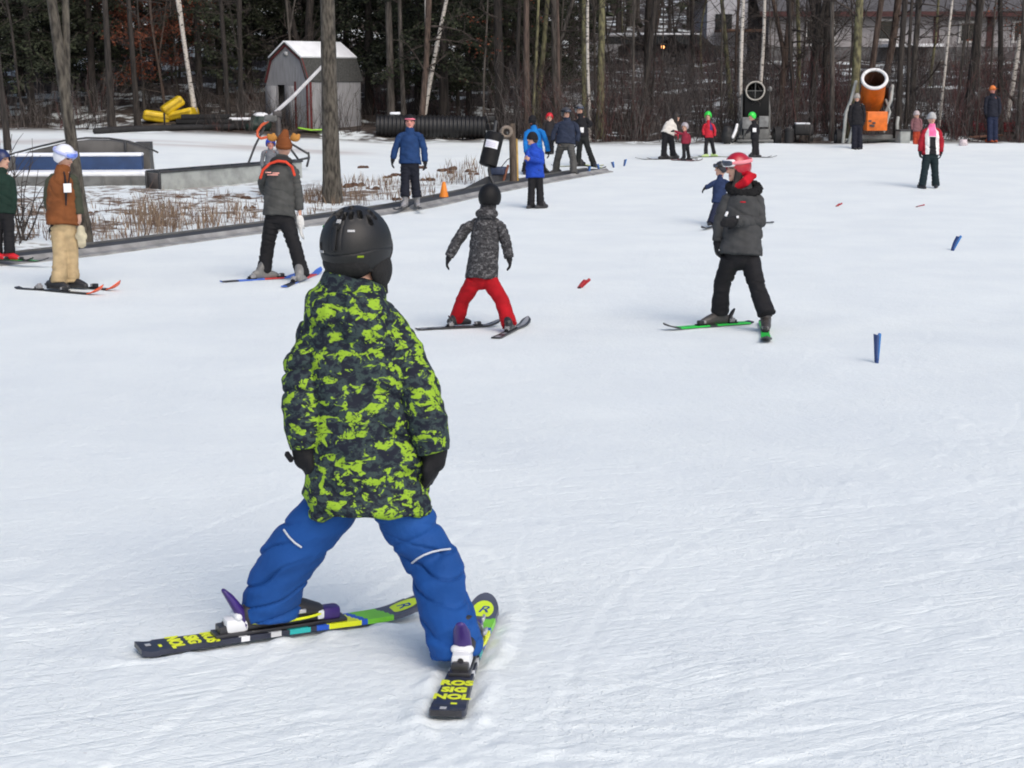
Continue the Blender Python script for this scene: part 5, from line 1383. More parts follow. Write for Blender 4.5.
def orange_gun():
    b = gpt(872, 143); d = depth_of(b); P = lambda x, y, dd=0: at(x, y, d + dd); s = F / d
    e = empty('snow_gun', b, 'orange fan snow gun with white nozzle ring tilted up at the wood edge', 'snow gun')
    om = pmat('orange_enamel', (.66, .145, .012), .42, .16, 5, .05, 20); wm = pmat('white_ring', (.74, .74, .74), .4, .08, 6, 0)
    A, B2 = P(871, 107, .75), P(874.5, 79, -.45)
    ax = nrm(B2 - A)
    m = MB(); r1 = 13.2 / s
    pr = [(0, .30), (.12, .37), (.5, .38), (.85, .37), (1.0, .40)]
    V = []; n = 36
    a1 = nrm(np.cross(ax, [1, 0, 0])); a2 = np.cross(ax, a1)
    L_ = np.linalg.norm(B2 - A)
    prof = [(t * L_, r) for t, r in pr] + [(L_, .33), (.35 * L_, .31)]
    for z, r in prof:
        for j in range(n): V.append(A + ax * z + (a1 * math.cos(2 * math.pi * j / n) + a2 * math.sin(2 * math.pi * j / n)) * r)
    Fc = [[i * n + j, i * n + (j + 1) % n, (i + 1) * n + (j + 1) % n, (i + 1) * n + j] for i in range(len(prof) - 1) for j in range(n)] + [list(range(n))[::-1], [(len(prof) - 1) * n + j for j in range(n)]]
    m.add(V, Fc); m.m = [1 if (i // n >= 5 or i == len(Fc) - 1) and i != len(Fc) - 2 else 0 for i in range(len(Fc))]; m.build('barrel', [om, pmat('dark_brown_inside', (.09, .035, .018), .7, .3, 5, .1)], e, autosmooth=40)  # inner faces of the barrel take a dark brown instead of orange
    m = MB(); ring(m, A + ax * L_ * 1.0, ax, .375, .055); m.build('nozzle_ring', wm, e)
    m = MB()
    for i in range(7):
        t = 2 * math.pi * i / 7; q = A + ax * L_ * .55
        m.box(q + (a1 * math.cos(t) + a2 * math.sin(t)) * .16, (.28, .10, .01), [a1 * math.cos(t) + a2 * math.sin(t), nrm(np.cross(ax, a1 * math.cos(t) + a2 * math.sin(t)) + ax * .6), ax])
    m.ell(A + ax * L_ * .6, (.10, .10, .10)); m.build('fan', DARKM, e)
    m = MB()
    for i in range(12):
        t = 2 * math.pi * i / 12; m.ell(A + ax * L_ * .96 + (a1 * math.cos(t) + a2 * math.sin(t)) * .34, (.02, .02, .02), None, 6, 5)
    m.build('nozzles', METL, e)
    m = MB(); m.box(P(875.5, 121, -.35), (.66, .42, .60), yawax(4), bev=.04); cb = m.build('control_box', om, e, autosmooth=40)
    m = MB()
    for x, y in ((870, 121), (874, 123), (871, 125.5), (873, 126)): m.box(P(x, y, -.575), (.09, .02, .06), yawax(4), bev=.004)
    m.build('box_label', DARKM, cb)
    m = MB()
    for q in ([(843, 143), (846, 112), (851, 100), (856, 82)], [(886, 112), (891, 100), (892.5, 86)], [(849, 143), (855, 118), (862, 105)], [(898, 143), (897, 124), (898, 118)]):
        m.tube([P(x, y, .1) for x, y in q], .055, 10)
    m.tube([P(846, 140, .2), P(898, 140, .2)], .05, 8); m.tube([P(884, 132, .1), P(890, 112, 0), P(886, 100, .2)], .04, 8); m.build('frame', METL, e)
    for x in (838.5, 901):
        m = MB(); q = P(x, 138, .35); m.tube([q - XV * .10, q + XV * .10], .28, 24, dome=False); w_ = m.build('wheel', pmat('tyre', (.012, .012, .013), .8, .2, 10, .1), e, autosmooth=40)
        m = MB(); m.tube([q - XV * .115, q + XV * .115], .12, 16, dome=False); m.build('rim', METG, w_, autosmooth=40)
    m = MB(); m.box(P(872, 137, .1), (1.2, .5, .16), None, bev=.03); m.build('chassis', METG, e)
    m = MB(); m.box(P(889, 97, .25), (.18, .3, .6), yawax(10), bev=.03); m.build('motor_box', pmat('motor_black', (.012, .016, .022), .5, .2, 6, 0), e)
orange_gun()

def black_gun():
    b = gpt(755, 143); d = depth_of(b); P = lambda x, y, dd=0: at(x, y, d + dd); s = F / d
    bkm = pmat('black_enamel', (.006, .0065, .007), .6, .2, 6, .05, spec=.2)
    e = empty('snow_gun', b, 'black fan snow gun with pale ring facing the slope behind the green helmet child', 'snow gun')
    A, B = P(756, 95, .5), P(755.3, 90.8, -.35); ax = nrm(B - A); L_ = np.linalg.norm(B - A)
    a1 = nrm(np.cross(ax, [1, 0, 0])); a2 = np.cross(ax, a1); n = 36; V = []
    prof = [(0, .25), (.1 * L_, .33), (L_, .31), (L_, .27), (.4 * L_, .25)]
    for z, r in prof:
        for j in range(n): V.append(A + ax * z + (a1 * math.cos(2 * math.pi * j / n) + a2 * math.sin(2 * math.pi * j / n)) * r)
    Fc = [[i * n + j, i * n + (j + 1) % n, (i + 1) * n + (j + 1) % n, (i + 1) * n + j] for i in range(len(prof) - 1) for j in range(n)] + [list(range(n))[::-1], [(len(prof) - 1) * n + j for j in range(n)]]
    m = MB(); m.add(V, Fc); m.build('barrel', bkm, e, autosmooth=40)
    m = MB(); ring(m, B, ax, .285, .026); m.build('nozzle_ring', pmat('pale_ring', (.38, .36, .32), .5, .1, 6, 0), e)
    m = MB(); m.tube([B - XV * .25, B + XV * .25], .012, 6); m.tube([B - ZV * .25, B + ZV * .25], .012, 6); m.build('grille', METG, e)
    m = MB(); m.box(P(755.5, 104, .1), (.78, .6, .85), None, bev=.06); m.build('housing', bkm, e, autosmooth=40)
    m = MB(); m.box(P(748, 123, -.2), (.38, .2, .36), None, bev=.02); m.box(P(763.5, 121.5, -.2), (.30, .2, .34), None, bev=.02); m.build('grey_panel', pmat('panel_grey', (.17, .175, .175), .6, .3, 6, .1), e, autosmooth=40)
    m = MB()
    for q in ([(741, 142), (741.5, 118), (742, 95)], [(769, 142), (769.5, 112), (768, 90)], [(733, 141), (737, 132), (742, 120)]): m.tube([P(x, y) for x, y in q], .035, 8)
    m.tube([P(740, 137), P(770, 137)], .06, 8); m.tube([P(738, 141, -.3), P(772, 141, -.3)], .05, 8); m.ell(P(770, 89), (.07, .07, .09)); m.build('frame', METG, e)
    m = MB(); m.box(P(755, 134, .1), (.8, .5, .35), None, bev=.04); m.build('chassis', METG, e)
    for x in (729, 777):
        m = MB(); q = P(x, 136, .3); m.tube([q - XV * .10, q + XV * .10], .30, 24, dome=False); w_ = m.build('wheel', pmat('tyre', (.012, .012, .013), .8, .2, 10, .1), e, autosmooth=40)
        m = MB(); m.tube([q - XV * .115, q + XV * .115], .13, 16, dome=False); m.build('rim', METG, w_, autosmooth=40)
black_gun()

def small_stuff():
    BK = pmat('black_plastic', (.014, .014, .015), .6, .25, 6, .1)
    b = gpt(789, 143); e = empty('bin', b, 'black barrel bin standing right of the black snow gun', 'bin')
    m = MB(); m.tube([b, b + ZV * .4], [.14, .15], 20, dome=False); m.build('bin_body', BK, e, autosmooth=40)
    m = MB(); m.tube([b + ZV * .41, b + ZV * .46], [.16, .12], 20, dome=False); m.build('lid', BK, e, autosmooth=40)
    b = gpt(805, 142); e = empty('covered_trailer', b, 'dark covered trailer box with thin snow line on top beside the barrel bin', 'trailer')
    m = MB(); m.box(b + np.array([0, .4, .38]), (.62, .7, .34), yawax(-6), bev=.06); m.build('cover', BK, e)
    m = MB(); m.box(b + np.array([-.04, .36, .575]), (.46, .5, .05), yawax(-6), bev=.02); m.build('snow_cap', SNOWC, e)
    for s_ in (-1, 1):
        m = MB(); q = b + np.array([.22 * s_, .2, .13]); m.tube([q - XV * .05, q + XV * .05], .13, 18, dome=False); m.build('wheel', BK, e, autosmooth=40)
    b = gpt(727, 144); e = empty('gear_bag', b, 'black gear bag with white strap left of the black snow gun', 'bag')
    m = MB(); m.ell(b + ZV * .26, (.18, .18, .30)); m.ell(b + ZV * .46 + XV * -.05, (.09, .1, .1)); m.remesh('bag_body', BK, e, .03, 2, disp=folds(ZV, .015, 9, 6, 3))
    m = MB(); m.tube([b + XV * .16 + ZV * .22 - np.array([0, .1, 0]), b + XV * .26 + ZV * .42, b + XV * .30 + ZV * .6], [.05, .05, .04], 8); m.build('white_strap', WHITEP, e)
    # slalom paddles
    bm_ = pmat('blue_marker_plastic', (.012, .045, .17), .5, .1, 8, 0); bl = pmat('blue_marker_back', (.02, .17, .48), .5, .1, 8, 0)
    rm_ = pmat('red_marker_plastic', (.42, .012, .02), .5, .1, 8, 0); rdk = pmat('marker_foot', (.04, .012, .014), .6, .1, 8, 0)
    def marker(x0, y0, x1, y1, wpx, lab, colr, wide=1.0, curve=0.0):
        b = gpt(x0, y0); d = depth_of(b); t = at(x1, y1, d); sc = d / F
        e = empty('course_marker', b, lab, 'course marker', 'stubby plastic course markers stuck in the snow')
        up = t - b; h = np.linalg.norm(up); up = up / h; w_ = wpx * sc
        m = MB(); V = []; Fc = []
        nn = 6
        for side, yy in ((0, 0.0), (1, .03)):
            for i in range(nn + 1):
                q = i / nn; c = b + up * h * q + XV * curve * h * (q - q * q) * -1.0
                ww = w_ * (.62 + .38 * q)
                for v in (-1, -.3, .4, 1): V.append(c + XV * v * ww / 2 + np.array([0, 1, 0]) * ((.02 + .03 * q) * (v * v) + yy * .3))
        st = (nn + 1) * 4
        for i in range(nn):
            for j in range(3):
                Fc.append([i * 4 + j, i * 4 + j + 1, (i + 1) * 4 + j + 1, (i + 1) * 4 + j]); Fc.append([st + i * 4 + j, st + (i + 1) * 4 + j, st + (i + 1) * 4 + j + 1, st + i * 4 + j + 1])
            for j in (0, 3):
                Fc.append([i * 4 + j, (i + 1) * 4 + j, st + (i + 1) * 4 + j, st + i * 4 + j])
        for j in range(3):
            Fc.append([nn * 4 + j, nn * 4 + j + 1, st + nn * 4 + j + 1, st + nn * 4 + j])
        m.add(V, Fc); m.build('paddle', colr[0], e, smooth=False)
        m = MB(); m.tube([b + up * h * .02 + XV * w_ * .5 + np.array([0, .05, 0]), b + up * h * .98 + XV * w_ * .62 + np.array([0, .06, 0])], [(w_ * .12, .006), (w_ * .32, .006)], 8, ref=XV); m.build('fin', colr[1], e)
        m = MB(); m.tube([b - ZV * .06, b + up * h * .12], [w_ * .34, w_ * .30], 10); m.build('foot', rdk if colr[0] is rm_ else bm_, e)
    B_ = (bm_, bl); R_ = (rm_, rm_)
    marker(877, 362.5, 878, 335, 5.6, 'nearest blue course marker standing upright at the right', B_)
    marker(952.5, 251, 959.5, 236.5, 4.2, 'blue course marker leaning right near the right edge', B_, curve=.18)
    marker(578.5, 289, 586.5, 280, 5.2, 'red course marker leaning right in the middle of the slope', R_, curve=.25)
    marker(836, 207, 841, 203.5, 2.6, 'small red course marker left of the other far red one', R_, curve=.3)
    marker(916, 207, 924, 205, 2.2, 'small red course marker almost flat below the red jacket woman', R_, curve=.2)
    marker(588, 175, 589, 166.5, 2.2, 'blue course marker between the navy-jacketed man and the skier in black', B_)
    marker(599, 171, 597, 164.2, 2.2, 'blue course marker just right of the skier in black', B_)
    marker(613.5, 167.5, 612, 162, 2.2, 'far blue course marker leaning left', B_)
    marker(624, 166, 625.3, 159.5, 2.0, 'far blue course marker leaning right, last of its row', B_)
    # right side bank
    b = gpt(963, 148); d = depth_of(b); e = empty('carry_basket', b, 'small white and pink basket with dark base and handle on the snow', 'basket')
    m = MB(); m.tube([b + ZV * .05, b + ZV * .26], [(.14, .12), (.11, .09)], 14, ref=XV, dome=False); m.build('basket_body', pmat('basket_white', (.55, .48, .50), .5, .3, 30, 0), e)
    m = MB(); m.tube([b - ZV * .01, b + ZV * .06], [(.155, .13), (.15, .125)], 14, ref=XV, dome=False); m.build('basket_base', BK, e)
    m = MB(); m.tube([b + ZV * .26 + XV * (.09 * math.cos(a)) + ZV * .09 * math.sin(a) for a in np.linspace(0, math.pi, 12)], .016, 6); m.build('handle', BK, e)
    P_ = [gpt(x, y) for x, y in ((942, 136), (956, 135), (972, 136), (988, 134.5))]
    rednet = pmat('red_netting_plastic', (.22, .022, .03), .8, .35, 30, .2)
    e = empty('safety_netting', gpt(965, 133), 'fallen dark red safety netting heaped along the bank at the right', 'safety netting')
    m = MB(); Q = [gpt(x, y) for x, y in ((941, 131), (950, 132.5), (962, 133.5), (976, 134), (990, 133), (1006, 132.5), (1030, 132))]
    g = np.random.default_rng(4)
    for k_ in range(26):
        off = g.uniform(-.25, .25); h0 = g.uniform(.02, .34)
        m.tube([q + np.array([g.normal(0, .06), .3 + off + g.normal(0, .05), max(.02, h0 + g.normal(0, .07))]) for q in Q], .012, 4)
    for k_ in range(150):
        t = g.random() * 5.99; i = int(t); q = lerp(Q[i], Q[i + 1], t - i) + np.array([0, .3, 0])
        m.tube([q + np.array([g.normal(0, .1), g.normal(0, .15), .03]), q + np.array([g.normal(0, .1), g.normal(0, .12), g.uniform(.15, .42)])], .012, 4)
    m.build('net', rednet, e, smooth=False)
    a, b_ = gpt(968, 139), gpt(1001, 137); e = empty('plank', (a + b_) / 2, 'brown plank lying on the snow right of the basket', 'plank')
    m = MB(); axp = nrm(b_ - a); m.box((a + b_) / 2 + ZV * .06, (np.linalg.norm(b_ - a), .2, .06), [axp, nrm(np.cross(ZV, axp)), ZV], bev=.01); m.build('board', pmat('brown_plank', (.15, .075, .05), .8, .3, 8, .2), e)
    b = gpt(904, 144); d = depth_of(b); e = empty('pale_chest', b, 'pale grey box half hidden right of the orange snow gun', 'box')
    m = MB(); m.box(b + np.array([0, .2, .2]), (.34, .4, .4), yawax(10), bev=.03); m.build('box_body', METL, e)
    m = MB(); m.box(b + np.array([0, .2, .42]), (.37, .43, .05), yawax(10), bev=.015); m.build('lid', DARKM, e)
small_stuff()

def weeds():
    g = np.random.default_rng(15); V = []; Fc = []; mi = []
    wm = [pmat('dead_straw', (.24, .175, .12), .9, .3, 8, 0), pmat('dead_brown_stalk', (.12, .075, .052), .9, .3, 8, 0)]
    def stalk(p, h, mt):
        n = len(V); a = g.uniform(0, 6.28); w_ = g.uniform(.004, .010); ln = g.normal(0, .22, 2)
        dx = np.array([math.cos(a), math.sin(a), 0]) * w_
        t = p + np.array([ln[0] * h, ln[1] * h, h]); mid = lerp(p, t, .55) + np.array([ln[0], ln[1], 0]) * -.12 * h
        V.extend([p - dx, p + dx, mid + dx * .8, mid - dx * .8, t]); Fc.extend([[n, n + 1, n + 2, n + 3], [n + 3, n + 2, n + 4]]); mi.extend([mt, mt])
    def patch(x0, x1, y0, y1, cnt, hm):
        for i in range(cnt):
            x, y = g.uniform(x0, x1), g.uniform(y0, y1); p = gpt(x, y)
            if beyond_carpet(p[0], p[1]) < .25: continue
            for k_ in range(int(g.integers(3, 9))):
                q = p + np.array([g.normal(0, .10), g.normal(0, .10), 0]); q[2] = ground(q[0], q[1])
                stalk(q, abs(g.normal(hm, hm * .35)) + .05, int(g.random() < .45))
    patch(138, 180, 214, 239, 44, .36); patch(160, 250, 212, 232, 52, .24); patch(20, 135, 205, 244, 90, .12); patch(130, 320, 194, 232, 110, .10)
    patch(340, 440, 180, 206, 90, .12); patch(305, 345, 193, 206, 50, .15); patch(440, 480, 165, 185, 50, .16)
    m = MB(); m.add(np.array(V), Fc); m.m = mi
    o = m.build('dead_grass', wm, None, smooth=False); tag(o, 'dry tan weeds poking through the snow behind the conveyor lift', 'dead grass', kind='stuff')
    # clods of earth and leaves
    m = MB()
    for x, y in ((452, 170), (449, 173), (470, 172), (474, 175), (433, 181), (400, 176), (388, 178), (350, 187), (372, 190), (247, 199), (250, 208), (178, 199), (222, 198), (440, 171), (363, 168), (420, 168), (395, 200), (62, 212), (100, 214)):
        p = gpt(x, y); r = g.uniform(.05, .13)
        for k_ in range(4): m.ell(p + np.array([g.normal(0, r), g.normal(0, r), .01]), (r * g.uniform(.5, 1.1), r * g.uniform(.5, 1), r * g.uniform(.3, .8)), None, 7, 5)
    o = m.build('dirt_clods', pmat('bare_earth', (.085, .045, .028), .95, .4, 12, .5, 40, bd=.03), None, smooth=False); tag(o, 'brown clods of earth on the snow behind the lift', 'dirt', kind='stuff')
weeds()
# ------------------------------------------------------------------ woods
def bark(name, c, c2, ns=5, st=(4, 4, .5), bump=.6):
    return pmat(name, c, .92, .3, ns, bump, 22, stretch=st, col2=c2, bd=.03, det=6)
BK_GREY = bark('grey_bark', (.040, .035, .030), (.115, .10, .088)); BK_DARK = bark('dark_bark', (.014, .012, .011), (.045, .037, .032))
BK_BROWN = bark('brown_bark', (.045, .030, .024), (.12, .085, .068)); BK_LICH = bark('lichen_bark', (.055, .050, .035), (.20, .19, .10), 3.5, (3, 3, 1.2))
BK_BIRCH = pmat('birch_bark', (.10, .09, .08), .8, .3, 4, .3, 20, stretch=(2, 2, 6), col2=(.48, .45, .41), lo=.36, hi=.46)
BK_FRONT = bark('mottled_bark', (.040, .034, .028), (.125, .112, .090), 6, (3.5, 3.5, 1.0), .8)
TWIG = bark('twig_bark', (.030, .024, .021), (.075, .060, .052))
NEED = pmat('hemlock_needles', (.012, .018, .010), .9, .4, 2, 0, col2=(.040, .050, .024))
OAKL = pmat('dry_oak_leaves', (.10, .028, .016), .9, .4, 1.5, 0, col2=(.22, .066, .030))

def trunk_mesh(Hh, r0, g, lean=(0, 0), n=12, seg=22, wob=.05, r1=.35, flare=1.5):
    z = np.linspace(0, Hh, seg); ph = g.uniform(0, 6.28, 4); P = []
    for q in z:
        t = q / Hh
        P.append([lean[0] * q + wob * math.sin(q * .55 + ph[0]) * t ** .5 + wob * .5 * math.sin(q * 1.4 + ph[1]) * t ** .5, lean[1] * q + wob * math.sin(q * .5 + ph[2]) * t ** .5, q - .25 * (q == 0)])
    P = np.array(P); rr = r0 * (1 - (1 - r1) * (z / Hh)); rr[0] *= flare; rr[1] *= 1 + (flare - 1) * .25
    rr = rr * (1 + g.normal(0, .025, seg))
    m = MB(); m.tube(P, rr, n, cap=False); return m, P, rr

def limbs(P, rr, g, zlo, zhi, cnt, ln, up=.5, sub=4, twig=True, thin=1.0, sides=4):
    m = MB(); tips = []
    zz = P[:, 2]
    for i in range(cnt):
        z = g.uniform(zlo, zhi); c = np.array([np.interp(z, zz, P[:, 0]), np.interp(z, zz, P[:, 1]), z]); r = np.interp(z, zz, rr)
        a = g.uniform(0, 6.28); d = nrm(np.array([math.cos(a), math.sin(a), g.normal(up, .3)])); L_ = ln * g.uniform(.5, 1.3)
        pts = [c]; dd = d
        for k in range(4): dd = nrm(dd + g.normal(0, .16, 3) + np.array([0, 0, .05])); pts.append(pts[-1] + dd * L_ / 4)
        rb = r * g.uniform(.2, .38) * thin
        m.tube(pts, np.linspace(rb, .006, 5), sides + 1, cap=False); tips.append(pts)
        for s in range(sub):
            t = g.uniform(.25, .95); k = min(3, int(t * 4)); q = lerp(pts[k], pts[k + 1], t * 4 - k); d2 = nrm(dd + g.normal(0, .7, 3)); L2 = L_ * g.uniform(.18, .5)
            p2 = [q, q + d2 * L2 * .5 + g.normal(0, .03, 3), q + d2 * L2 + g.normal(0, .06, 3)]
            m.tube(p2, [rb * .4, rb * .25 + .003, .004], sides, cap=False); tips.append(p2)
            if twig:
                for w in range(3):
                    q2 = lerp(p2[0], p2[2], g.uniform(.3, 1)); d3 = nrm(d2 + g.normal(0, .6, 3)); m.tube([q2, q2 + d3 * L2 * g.uniform(.2, .5)], [.006, .003], 3, cap=False)
    return m, tips

def leafquads(pts, size, g, flat=.5, mi=0):
    n = len(pts); pts = np.asarray(pts)
    a = g.normal(0, 1, (n, 3)); a[:, 2] *= flat; a /= np.linalg.norm(a, axis=1)[:, None]
    b_ = np.cross(a, g.normal(0, 1, (n, 3))); b_ /= np.linalg.norm(b_, axis=1)[:, None] + 1e-9
    s = size * g.uniform(.6, 1.4, (n, 1))
    V = np.concatenate([pts[:, None], (pts + a * s * .5 + b_ * s * .32)[:, None], (pts + a * s)[:, None], (pts + a * s * .5 - b_ * s * .32)[:, None]], 1).reshape(-1, 3)
    return V, [[4 * i, 4 * i + 1, 4 * i + 2, 4 * i + 3] for i in range(n)]

def tree(label, base, tmesh, cmesh, group=None, name='bare_tree', cat='tree', rz=0, sc=(1, 1, 1)):
    e = bpy.data.objects.new(name, None); COL.objects.link(e); e.location = tuple(float(v) for v in base); e.rotation_euler = (0, 0, rz); e.scale = sc
    tag(e, label, cat, group)
    for nm, me in (('trunk', tmesh), ('crown', cmesh)):
        if me is None: continue
        o = bpy.data.objects.new(nm, me); COL.objects.link(o); o.parent = e
    return e

g = np.random.default_rng(101)
# ---- trees one can single out, placed by their foot and their lean
def key_tree(label, xb, yb, xt, wpx, mat, name='bare_tree', fork=None, cnt=10, hi=12, crownz=3.5, front=False, lns=1.7, wob=.04, n=12, sub=4, gy=None):
    b = gpt(xb, yb) if gy is None else None
    if gy is not None:
        X = ((xb - 512) / F) * gy * 1.0; b = np.array([X, gy, float(ground(X, gy))])
    d = depth_of(b); top = at(xt, 0, d); hgt = top[2] - b[2]
    lean = ((top[0] - b[0]) / max(hgt, .5), 0)
    r0 = wpx * d / F / 2
    m, P, rr = trunk_mesh(hi, r0, g, lean, n=n, seg=30 if front else 18, wob=wob, r1=.4, flare=1.35 if front else 1.5)
    if fork:
        for (zf, dx, rf) in fork:
            c = np.array([np.interp(zf, P[:, 2], P[:, 0]), 0, zf]); pts = [c, c + np.array([dx * .35, .05, .9]), c + np.array([dx * 1.0, .1, 3.0]), c + np.array([dx * 2.2, .2, 7.5])]
            m.tube(pts, np.array([1, .92, .8, .5]) * r0 * rf, 10, cap=False)
    tm = m.mesh('trunk', mat)
    c_, tips = limbs(P, rr, g, crownz, hi * .97, cnt, lns, .45, sub)
    return tree(label, b, tm, c_.mesh('crown', TWIG), name=name)

key_tree('tall straight grey trunk standing behind the lift between the shed and the hatted man', 332.5, 203, 331.5, 17.5, BK_FRONT, front=True, n=20, crownz=6, wob=.015)
key_tree('forked leaning grey brown trunk beside the rust jacket person', 87, 247, 65, 13, BK_FRONT, front=True, n=18, crownz=3.6, fork=[(2.0, .10, .62)], wob=.02, cnt=8, hi=9)
key_tree('pair of pale birch stems leaning together behind the corrugated pipe', 421, 133, 446, 4.6, BK_BIRCH, name='birch_tree', fork=[(1.2, -.02, .8)], wob=.07)
key_tree('pale birch rising behind the yellow crash mats', 196, 124, 183, 5.0, BK_BIRCH, name='birch_tree', fork=[(1.5, -.28, .8)], wob=.10)
key_tree('brown trunk behind the light blue jacket', 528, 139, 526, 7, BK_BROWN)
key_tree('greenish trunk leaning beside the brown trunk behind the light blue jacket', 532, 138, 538, 3.4, BK_LICH)
key_tree('thin brown trunk right behind the navy jacket man', 560, 139, 557, 3.6, BK_BROWN)
key_tree('thin bone white trunk behind the skier in black', 590.5, 139, 585.5, 3.4, BK_BIRCH, name='birch_tree', wob=.05)
key_tree('greenish trunk just left of the thin bone white one', 584, 138, 582, 5, BK_LICH)
key_tree('broad trunk with green lichen right of the thin bone white one', 600, 137, 600, 8, BK_LICH)
key_tree('thin pale trunk in the middle of the woods', 631, 138, 632, 2.8, BK_GREY, wob=.07)
key_tree('dark slanting trunk left of the cream jacket woman', 640, 137, 652, 6, BK_DARK)
key_tree('pale trunk just left of the black snow gun', 740, 140, 739, 4.2, BK_BIRCH, name='birch_tree')
key_tree('pale trunk rising behind the ring of the black snow gun', 757, 136, 760, 4, BK_BIRCH, name='birch_tree', wob=.06)
key_tree('greenish trunk slanting left of the black snow gun', 732, 120, 719, 5, BK_LICH)
key_tree('dark trunk curving left between the two snow guns', 797, 137, 784, 4.2, BK_DARK, wob=.08)
key_tree('broad trunk blotched with yellow lichen left of the orange snow gun', 851, 139, 854, 9.5, BK_LICH)
key_tree('brown grey trunk slanting behind the orange snow gun', 862, 136, 876, 7, BK_BROWN)
key_tree('straight dark trunk right of the orange snow gun', 897, 140, 898, 7, BK_DARK)
key_tree('thin dark trunk next to the straight dark one by the orange snow gun', 905, 140, 905, 4, BK_DARK)
key_tree('thin pale trunk behind the red jacket woman', 937, 136, 944, 3, BK_BIRCH, name='birch_tree', wob=.07)
key_tree('thick dark trunk between the red jacket woman and the man in jeans', 965, 135, 973, 10, BK_DARK, wob=.08)
key_tree('dark trunk behind the man in jeans', 1000, 134, 992, 6, BK_DARK)
key_tree('thin dark trunk with grey bark above the far red netting', 954, 134, 962, 4, BK_GREY)
key_tree('grey trunk left of the broad lichen trunk', 832, 139, 826, 5, BK_GREY)
key_tree('dark trunk at the far left edge behind the child in green', 8, 150, 2, 6, BK_DARK)
key_tree('dark straight trunk left of the yellow crash mats', 112, 128, 112, 7, BK_DARK)
key_tree('dark straight trunk among orange leaves behind the yellow crash mats', 138, 126, 135, 6, BK_DARK)
key_tree('dark straight trunk left of the shed', 242, 126, 243, 5.5, BK_DARK)
key_tree('dark trunk left of the shed and of the straight one there', 229, 127, 225, 5, BK_DARK)
key_tree('grey trunk behind the left end of the corrugated pipe', 392, 130, 390, 8, BK_GREY)
key_tree('grey trunk behind the middle of the corrugated pipe', 404, 131, 402, 5, BK_GREY)
key_tree('dark trunk behind the right end of the corrugated pipe', 500, 134, 498, 10, BK_DARK)
key_tree('dark trunk between the padded pole and the brown trunk', 516, 136, 520, 5, BK_DARK)
# broken pale snag leaning at the right
b = gpt(1004, 131); d = depth_of(b); tp = at(1020, 36, d); m = MB(); m.tube([b - ZV * .2, lerp(b, tp, .5) + XV * .03, tp], [.10, .09, .075], 10); e = empty('birch_snag', b, 'bare white leaning pole like snag at the right edge behind the man in jeans', 'snag'); m.build('stem', BK_BIRCH, e)

# ---- the mass of bare trees, variants shared
TV = []
for i in range(14):
    hi = g.uniform(11, 15); m, P, rr = trunk_mesh(hi, g.choice([.035, .05, .06, .075, .09, .13]), g, (g.normal(0, .05), g.normal(0, .04)), n=9, seg=20, wob=g.uniform(.08, .28))
    for q in range(int(g.integers(0, 3))):
        zf = g.uniform(.6, 4.5); ii = int(np.searchsorted(P[:, 2], zf)); c = P[ii]; a = g.uniform(0, 6.28); dv = np.array([math.cos(a), math.sin(a), 0])
        m.tube([c, c + dv * .18 + ZV * .7, c + dv * .5 + ZV * 2.2 + g.normal(0, .08, 3), c + dv * .95 + ZV * 4.2 + g.normal(0, .15, 3), c + dv * 1.5 + ZV * 6.5], np.array([.85, .7, .6, .45, .2]) * rr[ii], 7, cap=False)
    tm = m.mesh('trunk', [BK_DARK, BK_GREY, BK_BROWN, BK_DARK, BK_LICH, BK_GREY, BK_DARK, BK_BROWN, BK_GREY, BK_LICH, BK_GREY, BK_DARK, BK_BROWN, BK_GREY][i])
    c_, _ = limbs(P, rr, g, .9, hi * .96, 30, 1.7, .45, 5, thin=1.1); TV.append((tm, c_.mesh('crown', TWIG)))
taken = []
def free(X, Y, r):
    for (a, b_) in taken:
        if (a - X) ** 2 + (b_ - Y) ** 2 < r * r: return False
    taken.append((X, Y)); return True
cnt = 0; tries = 0
LABB = 'slim bare trunk standing deep in the woods behind the slope'
while cnt < 150 and tries < 6000:
    tries += 1
    Y = 50 + 48 * g.random() ** 1.2; X = g.uniform(-.37 * Y - 1, .37 * Y + 1)
    if X > 10 and Y > 76: continue
    if not free(X, Y, 1.0): continue
    s = g.uniform(.75, 1.35); tm, cm = TV[int(g.integers(0, len(TV)))]
    z = float(ground(X, Y)); px = topx((X, Y, z))[0]
    if Y < 52 and 255 < px < 360: continue
    tree(LABB, (X, Y, z), tm, cm, 'bare trees in the woods', rz=g.uniform(0, 6.28), sc=(s, s, g.uniform(.9, 1.1))); cnt += 1

# ---- hemlocks on the left
HV = []
for i in range(4):
    hi = g.uniform(11, 14); m, P, rr = trunk_mesh(hi, g.uniform(.10, .16), g, (0, 0), n=9, seg=14, wob=.04)
    tm = m.mesh('trunk', BK_DARK); br = MB(); pts = []
    for k in range(95):
        z = 1.5 + (hi - 1.8) * (k / 95) + g.normal(0, .12); z = max(1.2, z); a = g.uniform(0, 6.28); L_ = (2.6 * (1 - z / hi * .75)) * g.uniform(.55, 1.1)
        dv = np.array([math.cos(a), math.sin(a), 0]); c0 = np.array([0, 0, z])
        Q = [c0, c0 + dv * L_ * .5 + ZV * .05, c0 + dv * L_ - ZV * L_ * .22]
        br.tube(Q, [.022, .014, .005], 3, cap=False)
        lat = np.array([-dv[1], dv[0], 0])
        for q in range(150):
            t = g.uniform(.15, 1.02); p = lerp(lerp(Q[0], Q[1], t), lerp(Q[1], Q[2], t), t)
            pts.append(p + lat * g.normal(0, .24 * (1.15 - t * .6)) + ZV * (g.normal(-.05, .07)))
    V, Fc = leafquads(pts, .115, g, .5); br.add(V, Fc, 1); HV.append((tm, br.mesh('crown', [TWIG, NEED], smooth=False)))
